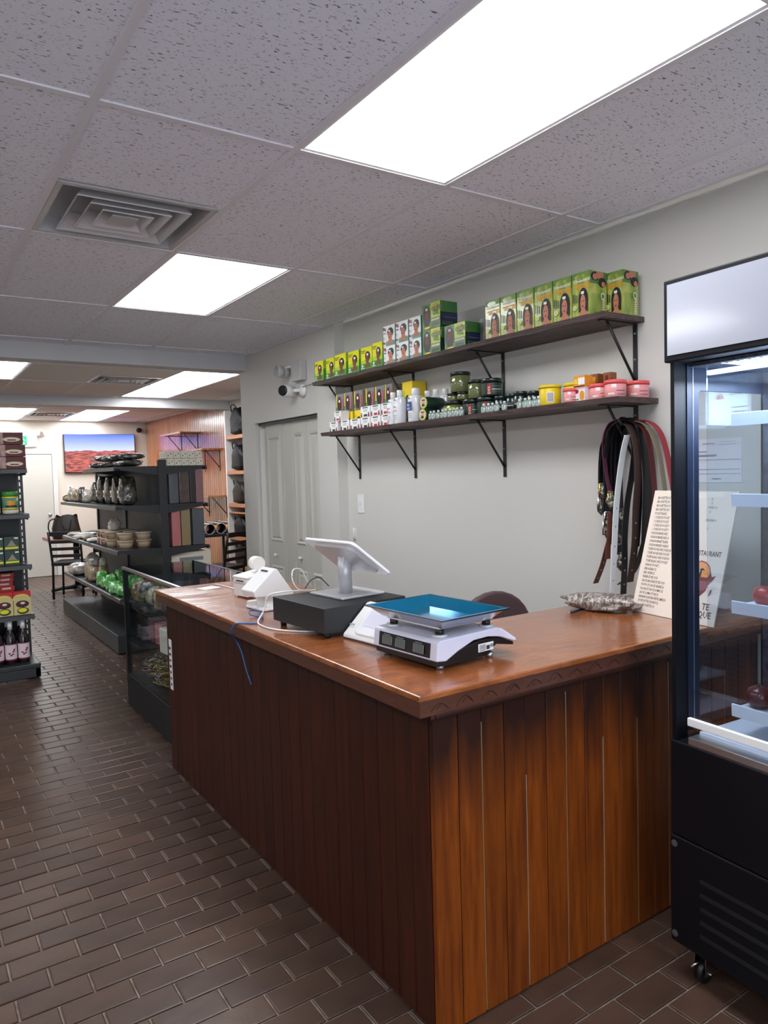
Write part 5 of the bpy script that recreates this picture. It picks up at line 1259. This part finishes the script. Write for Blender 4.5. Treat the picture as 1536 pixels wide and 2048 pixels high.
# ================================================================== LEFT GONDOLA (cut by the left edge)
g2 = thing('gondola_shelving', 'black steel gondola at the left edge, slotted upright, facing the camera', 'shelving', (.35, 6.35, 0))
def gl2(mb, name, **k):
    o = mb.build(name, g2, **k); o.location = (-.35, -6.35, 0); return o
LS = [1.605, 1.262, .872, .487]
gl2(slotted(MB('steel'), .795, .84, 6.49, 6.53, 0, 1.60), 'upright'); gl2(slotted(MB('steel'), -.16, -.115, 6.49, 6.53, 0, 1.60), 'upright')
gl2(MB('steeldark').box(-.115, .795, 6.50, 6.515, .1, 1.585), 'back_panel')
for z in LS:
    b = MB('steel'); b.box(-.11, .825, 6.145, 6.49, z-.018, z); b.prism([(6.145, z), (6.133, z-.006), (6.129, z-.036), (6.145, z-.036)], -.112, .827, axis='x')
    for x in (-.105, .818): b.box(x, x+.004, 6.16, 6.49, z-.05, z-.018)
    gl2(b, 'shelf')
b = MB('steel'); b.box(-.12, .84, 6.05, 6.53, .085, .12); b.box(-.12, .84, 6.06, 6.10, .012, .085); b.box(.80, .84, 6.06, 6.53, .012, .085); gl2(b, 'base_deck', bevel=.006)
def art_nut(f):
    f.rect(0, 0, 1, 1, 'darkred').rect(0, 0, .62, 1, 'brownprint').ell(.78, .4, .17, .2, 'beigeprint', 20).ell(.78, .4, .15, .16, 'cream', 20).rect(.70, .3, .86, .4, 'darkred')
for l_ in range(3):
    for i in range(2):
        w_, x1 = .36, .828-i*.365-(.012 if l_ == 2 else 0)
        b = MB('darkred'); b.box(x1-w_, x1, 6.17, 6.42, 0, .088); f = Face(b, (x1-w_, 6.17, 0), (1, 0, 0), (0, 0, 1), w_, .088); art_nut(f)
        o = b.build('snack_carton', loc=(0, 0, LS[0]+.001+l_*.0925), bevel=.003); tag(o, 'dark red film-wrapped snack carton, %s in the %s stack' % (('bottom', 'middle', 'top')[l_], ('right', 'left')[i]), 'box', 'dark red cartons on the left gondola')
def can(i, x):
    t = thing('milk_can', 'green and yellow can on the left gondola, %s from the right' % ORD[i], 'can', (x, 6.24, LS[1]+.001), group='green cans on the left gondola')
    MB('cream').lathe([(.053, 0), (.056, .01), (.056, .03)], n=20).build('base', t); MB('teal').lathe([(.0565, .03), (.0565, .125)], n=20).build('body', t); MB('green').lathe([(.0565, .125), (.0565, .165), (.052, .17), (.001, .17)], n=20).build('lid', t)
    l = MB('yellow')
    for z0, z1 in ((.035, .045), (.12, .13)): wrap(l, .058, z0, z1, 180, 360, 'yellow')
    wrap(l, .058, .06, .10, 240, 300, 'orange', .0012); wrap(l, .058, .05, .065, 230, 310, 'greendk', .0018); l.build('label', t)
for i, x in enumerate((.712, .588, .464, .34)): can(i, x)
def art_cubes(f): f.rect(0, 0, 1, 1, 'greendk').rect(.05, .12, .95, .26, 'limeyel').poly([(.2, .34), (.8, .34), (.5, .78)], 'bakedust').rect(.7, .84, .95, .94, 'white').rect(.1, .3, .9, .34, 'green')
for l_ in range(2):
    for i in range(4):
        b = MB('greendk'); b.box(-.051, .051, -.05, .05, 0, .106); art_cubes(Face(b, (-.051, -.05, 0), (1, 0, 0), (0, 0, 1), .102, .106))
        o = b.build('tea_box', loc=(.702-i*.108, 6.25, LS[2]+.001+l_*.108), bevel=.002); tag(o, 'dark green square tea box, %s from the right in the %s row' % (ORD[i], ('lower', 'upper')[l_]), 'box', 'dark green tea boxes on the left gondola')
for l_ in range(9):
    b = MB('red'); b.box(-.13, .13, -.07, .07, 0, .034); f = Face(b, (-.13, -.07, 0), (1, 0, 0), (0, 0, 1), .26, .034); f.rect(.05, .2, .6, .8, 'pinkwrap').rect(.66, .3, .9, .7, 'cream')
    o = b.build('flat_box', loc=(.66-.13+.006*(l_ % 3)+.05, 6.40, LS[3]+.001+l_*.0345), bevel=.0015); tag(o, 'flat red box, %s from the bottom of the stack on the left gondola' % ORD[l_], 'box', 'stack of flat red boxes on the left gondola')
def art_soup(f):
    f.rect(0, 0, 1, 1, 'beigeprint').rect(0, .72, 1, 1, 'red').ell(.45, .7, .5, .2, 'beigeprint', 16).ell(.5, .46, .38, .15, 'hair', 18).ell(.5, .48, .3, .1, 'darkred', 16).ell(.52, .5, .14, .05, 'cream', 10).ell(.52, .17, .34, .14, 'greendk', 16).ell(.5, .19, .26, .09, 'limeyel', 12)
    f.rect(.15, .8, .75, .85, 'limeyel')
for i in range(4):
    b = MB('red'); b.box(-.060, .060, -.03, .03, 0, .178); art_soup(Face(b, (-.06, -.03, 0), (1, 0, 0), (0, 0, 1), .12, .178))
    o = b.build('soup_box', loc=(.749-i*.124, 6.19, LS[3]+.001), bevel=.0015); tag(o, 'red soup box with a bowl picture on the left gondola, %s from the right' % ORD[i], 'box', 'red soup boxes on the left gondola')
w0 = None
for i in range(8):
    p = (.742-.088*(i % 4)-(.0 if i < 4 else .004), 6.17 if i < 4 else 6.30, .121)
    lb = 'dark bottle with a flower label, %s from right in the %s row' % (ORD[i % 4], 'front' if i < 4 else 'rear')
    if not w0:
        w0 = thing('syrup_bottle', lb, 'bottle', p, group='dark labelled bottles on the left gondola base')
        MB('winebottle').lathe([(.038, 0), (.041, .006), (.041, .19), (.034, .215), (.016, .245), (.014, .27)], n=20).build('glass_body', w0)
        MB('white').lathe([(.017, .262), (.017, .325), (.001, .326)], n=16).build('cap', w0)
        l = MB('roselabel'); wrap(l, .0425, .03, .155, 195, 345, 'roselabel'); wrap(l, .0425, .03, .04, 195, 345, 'rosered', .0012); wrap(l, .0425, .15, .155, 195, 345, 'rosered', .0012)
        for dx, z_, a_ in ((-.014, .085, .5), (-.004, .07, 0), (.008, .078, -.5), (.012, .098, -.9), (.018, .112, -1.1)):
            l.T = Matrix.Translation((dx, -.0428, z_)) @ Matrix.Rotation(a_, 4, 'Y'); l.add([(.009*cos(q*pi/4), .001*(abs(dx) > .01)*5*abs(dx), .006*sin(q*pi/4)) for q in range(8)], [list(range(8))], 'rosered')
        l.T = None; l.build('label', w0)
    else: copy_tree(w0, p, 0, lb)

# ================================================================== REAR: TV WALL, TABLE, CHAIRS, PLANK WALL SHELVES
t = thing('television', 'flat television on the far wall showing a red desert under blue sky', 'television', (3.02, 13.56, 1.975))
MB('tvframe').box(-.60, .60, -.03, .035, -.335, .335).build('housing', t, bevel=.004); MB('tvpicture').box(-.59, .59, -.032, -.0305, -.322, .327).build('screen', t)
t = thing('exit_sign', 'green and white running-man exit sign above the back door', 'sign', (1.77, 13.57, 2.195))
MB('white').box(-.24, .24, -.03, .029, -.105, .105).build('housing', t, bevel=.005)
b = MB('exitwhite'); b.box(-.22, .22, -.033, -.030, -.085, .085); f = Face(b, (-.22, -.033, -.085), (1, 0, 0), (0, 0, 1), .44, .17)
f.rect(.30, .04, .68, .96, 'exitgreen').ell(.53, .8, .03, .08, 'exitwhite').poly([(.46, .68), (.56, .70), (.54, .42), (.47, .42)], 'exitwhite').poly([(.56, .66), (.64, .52), (.61, .48), (.55, .58)], 'exitwhite').poly([(.47, .66), (.38, .60), (.36, .48), (.40, .47), (.42, .56), (.47, .6)], 'exitwhite').poly([(.50, .44), (.60, .30), (.58, .10), (.55, .10), (.56, .28), (.46, .40)], 'exitwhite').poly([(.47, .44), (.46, .24), (.34, .18), (.35, .12), (.49, .2), (.52, .4)], 'exitwhite')
b.build('face', t)
t = thing('emergency_light', 'small white twin-head emergency light right of the exit sign', 'light', (2.07, 13.58, 2.30))
MB('white').box(-.05, .05, -.03, .019, -.03, .05).build('case', t, bevel=.004)
for x in (-.06, .07): MB('white').lathe([(.02, .0), (.045, -.05), (.045, -.06)], (x, -.03, .03), 14, axis='y').build('lamp_head', t)
t = thing('security_camera', 'small dark dome camera in the far corner beside the plank wall', 'camera', (3.72, 13.60, 2.40))
MB('white').lathe([(.05, -.001), (.05, -.03)], n=16, axis='y').build('mount', t); MB('white').tube([(0, -.03, 0), (-.02, -.08, -.01)], .02).build('arm', t); MB('black').lathe([(.02, 0), (.045, -.03), (.045, -.09), (.03, -.11)], (-.03, -.07, -.02), 16, axis='y').build('lens', t)
t = thing('wall_outlet', 'white wall outlet below the television', 'outlet', (2.50, 13.60, 1.35)); MB('white').box(-.04, .04, -.008, -.001, -.07, .07).build('plate', t)
for z in (.03, -.03): MB('grey').box(-.018, .018, -.010, -.008, z-.018, z+.018).build('socket', t)
o = MB('greydk').tube(smooth_path([(2.50, 13.575, 1.32), (2.54, 13.56, 1.26), (2.6, 13.57, 1.16)], 5), .006, 6).build('plug_cord'); tag(o, 'dark cord plugged in the outlet below the television', 'cord')

t = thing('cafe_table', 'square reddish-topped table on a black cross pedestal by the back door', 'table', (2.00, 10.66, 0))
MB('tabletop').box(-.37, .37, -.35, .35, .705, .735).build('tabletop', t, bevel=.004); MB('whitemat').box(-.365, .365, -.345, .345, .685, .7045).build('underside', t)
MB('steeldark').lathe([(.04, .03), (.04, .685)], n=16).build('pedestal', t)
for a in (0, pi/2, pi, 3*pi/2): MB('steeldark').tube([(0, 0, .05), (.2*cos(a), .2*sin(a), .045), (.34*cos(a), .34*sin(a), .02)], [.03, .026, .02], 8).build('foot', t)
def cafe_chair(label, loc, rot):
    t = thing('cafe_chair', label, 'chair', loc, rot, group='black slat-back cafe chairs')
    sb = MB('blackmat'); slab(sb, (0, 0, .455), .41, .40, .045, 0, .05); sb.build('seat', t, bevel=.01)
    for sx in (-1, 1):
        MB('steeldark').tube([(sx*.17, .17, .44), (sx*.19, .20, .011)], .014, 8).build('leg', t)
        MB('steeldark').tube([(sx*.18, -.20, .011), (sx*.18, -.17, .44), (sx*.185, -.22, .70), (sx*.19, -.26, .87)], .015, 8).build('leg', t)
    for k, z in enumerate((.56, .65, .74, .835)):
        a = .0+(z-.44)*.2; MB('steeldark').box(-.185, .185, -.185-a*.95, -.170-a*.95, z-.02, z+.02+(.015 if k == 3 else 0)).build('back_slat', t, bevel=.003)
    return t
ch = cafe_chair('black chair at the left of the rear table, seat toward the table', (1.82, 10.02, 0), radians(-28))
for loc, rot, lb in [((2.08, 9.48, 0), radians(10), 'black chair in front of the rear table, back toward the camera, behind the shelves'), ((3.08, 8.05, 0), radians(30), 'black slat-back chair right of the gondola by the plank wall'),
                     ((2.80, 10.7, 0), radians(95), 'black chair on the far right side of the rear table')]: copy_tree(ch, loc, rot, lb)
t = thing('handbag', 'dark brown slouchy handbag with a looped strap on the rear table', 'handbag', (1.86, 10.50, .7355))
b = MB('handbag'); vs = []; n = 20
for j, (z, wx, wy) in enumerate([(0, .17, .10), (.02, .185, .115), (.14, .175, .10), (.25, .150, .07), (.30, .135, .045)]):
    for i in range(n):
        a = 2*pi*i/n; vs.append((wx*abs(cos(a))**.7*(1 if cos(a) > 0 else -1)+.01*sin(j*2), wy*abs(sin(a))**.7*(1 if sin(a) > 0 else -1), z+(.02*sin(3*a) if j == 4 else 0)))
b.add(vs, [[j*n+i, j*n+(i+1) % n, (j+1)*n+(i+1) % n, (j+1)*n+i] for j in range(4) for i in range(n)]+[list(range(n))[::-1]], 'handbag', True); b.build('body', t)
MB('handbag').tube(smooth_path([(-.14, -.02, .27), (-.21, -.03, .24), (-.23, -.04, .14), (-.20, -.05, .06), (-.17, -.06, .02)], 5), .009, 8).build('strap', t)
MB('handbag').tube(smooth_path([(-.08, -.075, .25), (-.06, -.12, .16), (-.01, -.125, .08), (.03, -.12, .16), (.05, -.08, .25)], 5), .006, 8).build('strap', t)
o = pouch(.2, .16, .09, 'handbag', 200, amp=.12).build('scarf', loc=(2.18, 10.46, .7355)); tag(o, 'dark crumpled scarf on the table beside the handbag', 'scarf')
def plank_shelf(y0, y1, z, label, bl_):
    o = MB('wallplank').box(3.54, 3.849, y0, y1, z-.022, z).build('plank_shelf'); tag(o, label, 'shelf', 'small empty shelves on the plank wall')
    for k, y in enumerate((y0+.12, y1-.12)): bracket(y, z-.0225, bl_ % ('nearer', 'farther')[k], .30, 3.849, .26)
plank_shelf(10.75, 11.75, 2.19, 'empty dark wood shelf high on the plank wall, farthest', '%s bracket of the high farthest plank-wall shelf')
plank_shelf(9.86, 10.70, 1.905, 'empty dark wood shelf on the plank wall, middle height', '%s bracket of the middle plank-wall shelf')
plank_shelf(9.66, 10.60, 1.245, 'empty dark wood shelf on the plank wall, lowest', '%s bracket of the lowest plank-wall shelf')
t = thing('side_table', 'black square table against the plank wall with rolled posters on it', 'table', (3.50, 9.44, 0))
MB('steeldark').box(-.3, .3, -.35, .35, .72, .75).build('tabletop', t, bevel=.003)
for x in (-.27, .27):
    for y in (-.32, .32): MB('steeldark').box(x-.015, x+.015, y-.015, y+.015, .001, .72).build('leg', t)
for i, (x, y) in enumerate([(3.36, 9.40), (3.52, 9.42), (3.68, 9.44)]):
    b = MB('orange'); n = 20; vs = []
    for yy in (-.25, .25):
        for r_ in (.07, .066):
            for k in range(n): vs.append((r_*cos(2*pi*k/n), yy, r_*sin(2*pi*k/n)))
    ms = ['orange', 'limeyel', 'whitemat', 'hair', 'orange', 'crimson', 'whitemat']
    b.add(vs, [], 'orange')
    for k in range(n):
        j = (k+1) % n
        b.f += [[k, j, 2*n+j, 2*n+k], [n+k, 3*n+k, 3*n+j, n+j], [k, n+k, n+j, j], [2*n+k, 2*n+j, 3*n+j, 3*n+k]]; b.m += [b.mi(ms[(k//2) % 7]), b.mi('hair'), b.mi('whitemat'), b.mi('whitemat')]; b.sm += [True]*4
    o = b.build('poster_roll', loc=(x, y, .8215)); tag(o, 'rolled orange printed poster on the black side table, %s from the left' % ORD[i], 'poster', 'rolled posters on the side table')
# handbag shelving in the nook
t = thing('bag_shelving', 'wooden-edged shelving of handbags half hidden behind the closet wall', 'shelving', (3.84, 8.2, 0))
ZB = [2.02, 1.572, 1.155, 1.045, .735, .365]
for z in ZB: MB('planklight').box(-.28, 0, -.80, .78, z-.045 if z != 1.045 else z-.016, z).build('shelf_board', t)
MB('whitepaint').box(-.285, .0, .785, .815, .001, 2.35).build('side_panel', t); MB('planklight').box(-.28, 0, -.83, -.80, .001, 2.2).build('side_panel', t)
HB = [(2.02, .34, 'quilt', 'black quilted handbag on the top shelf of the nook'), (1.572, .32, 'bagleather', 'black leather handbag in film on the second nook shelf'), (1.155, .27, 'bagbrown', 'brown patterned handbag on the third nook shelf'),
      (.735, .24, 'bagleather', 'dark leather handbag on the fourth nook shelf'), (.365, .26, 'bagbrown', 'brown monogram tote on the lowest nook shelf')]
for i, (z, h, m_, lb) in enumerate(HB):
    for j, y in enumerate((8.72, 8.30, 7.88)):
        if j and i % 2 == 0 and j == 2: continue
        tt = thing('handbag', lb if j == 0 else lb.replace('handbag', 'handbag hidden further along').replace('tote', 'tote hidden further along')+(' (%s)' % ('', 'nearer', 'nearest')[j]), 'handbag', (3.66, y, z+.001), group='handbags on the nook shelves')
        pouch(.19, .40, h, m_, 300+i*5+j, neck=.10, amp=.025, n=24, m=10).build('body', tt)
        MB(m_).tube(smooth_path([(-.07, -.10, h*.8), (-.10, -.06, h*1.08), (-.10, .06, h*1.08), (-.07, .10, h*.8)], 5), .007, 8).build('handle', tt)
        MB('gold').box(-.095, -.088, -.015, .015, h*.4, h*.48).build('clasp', tt)
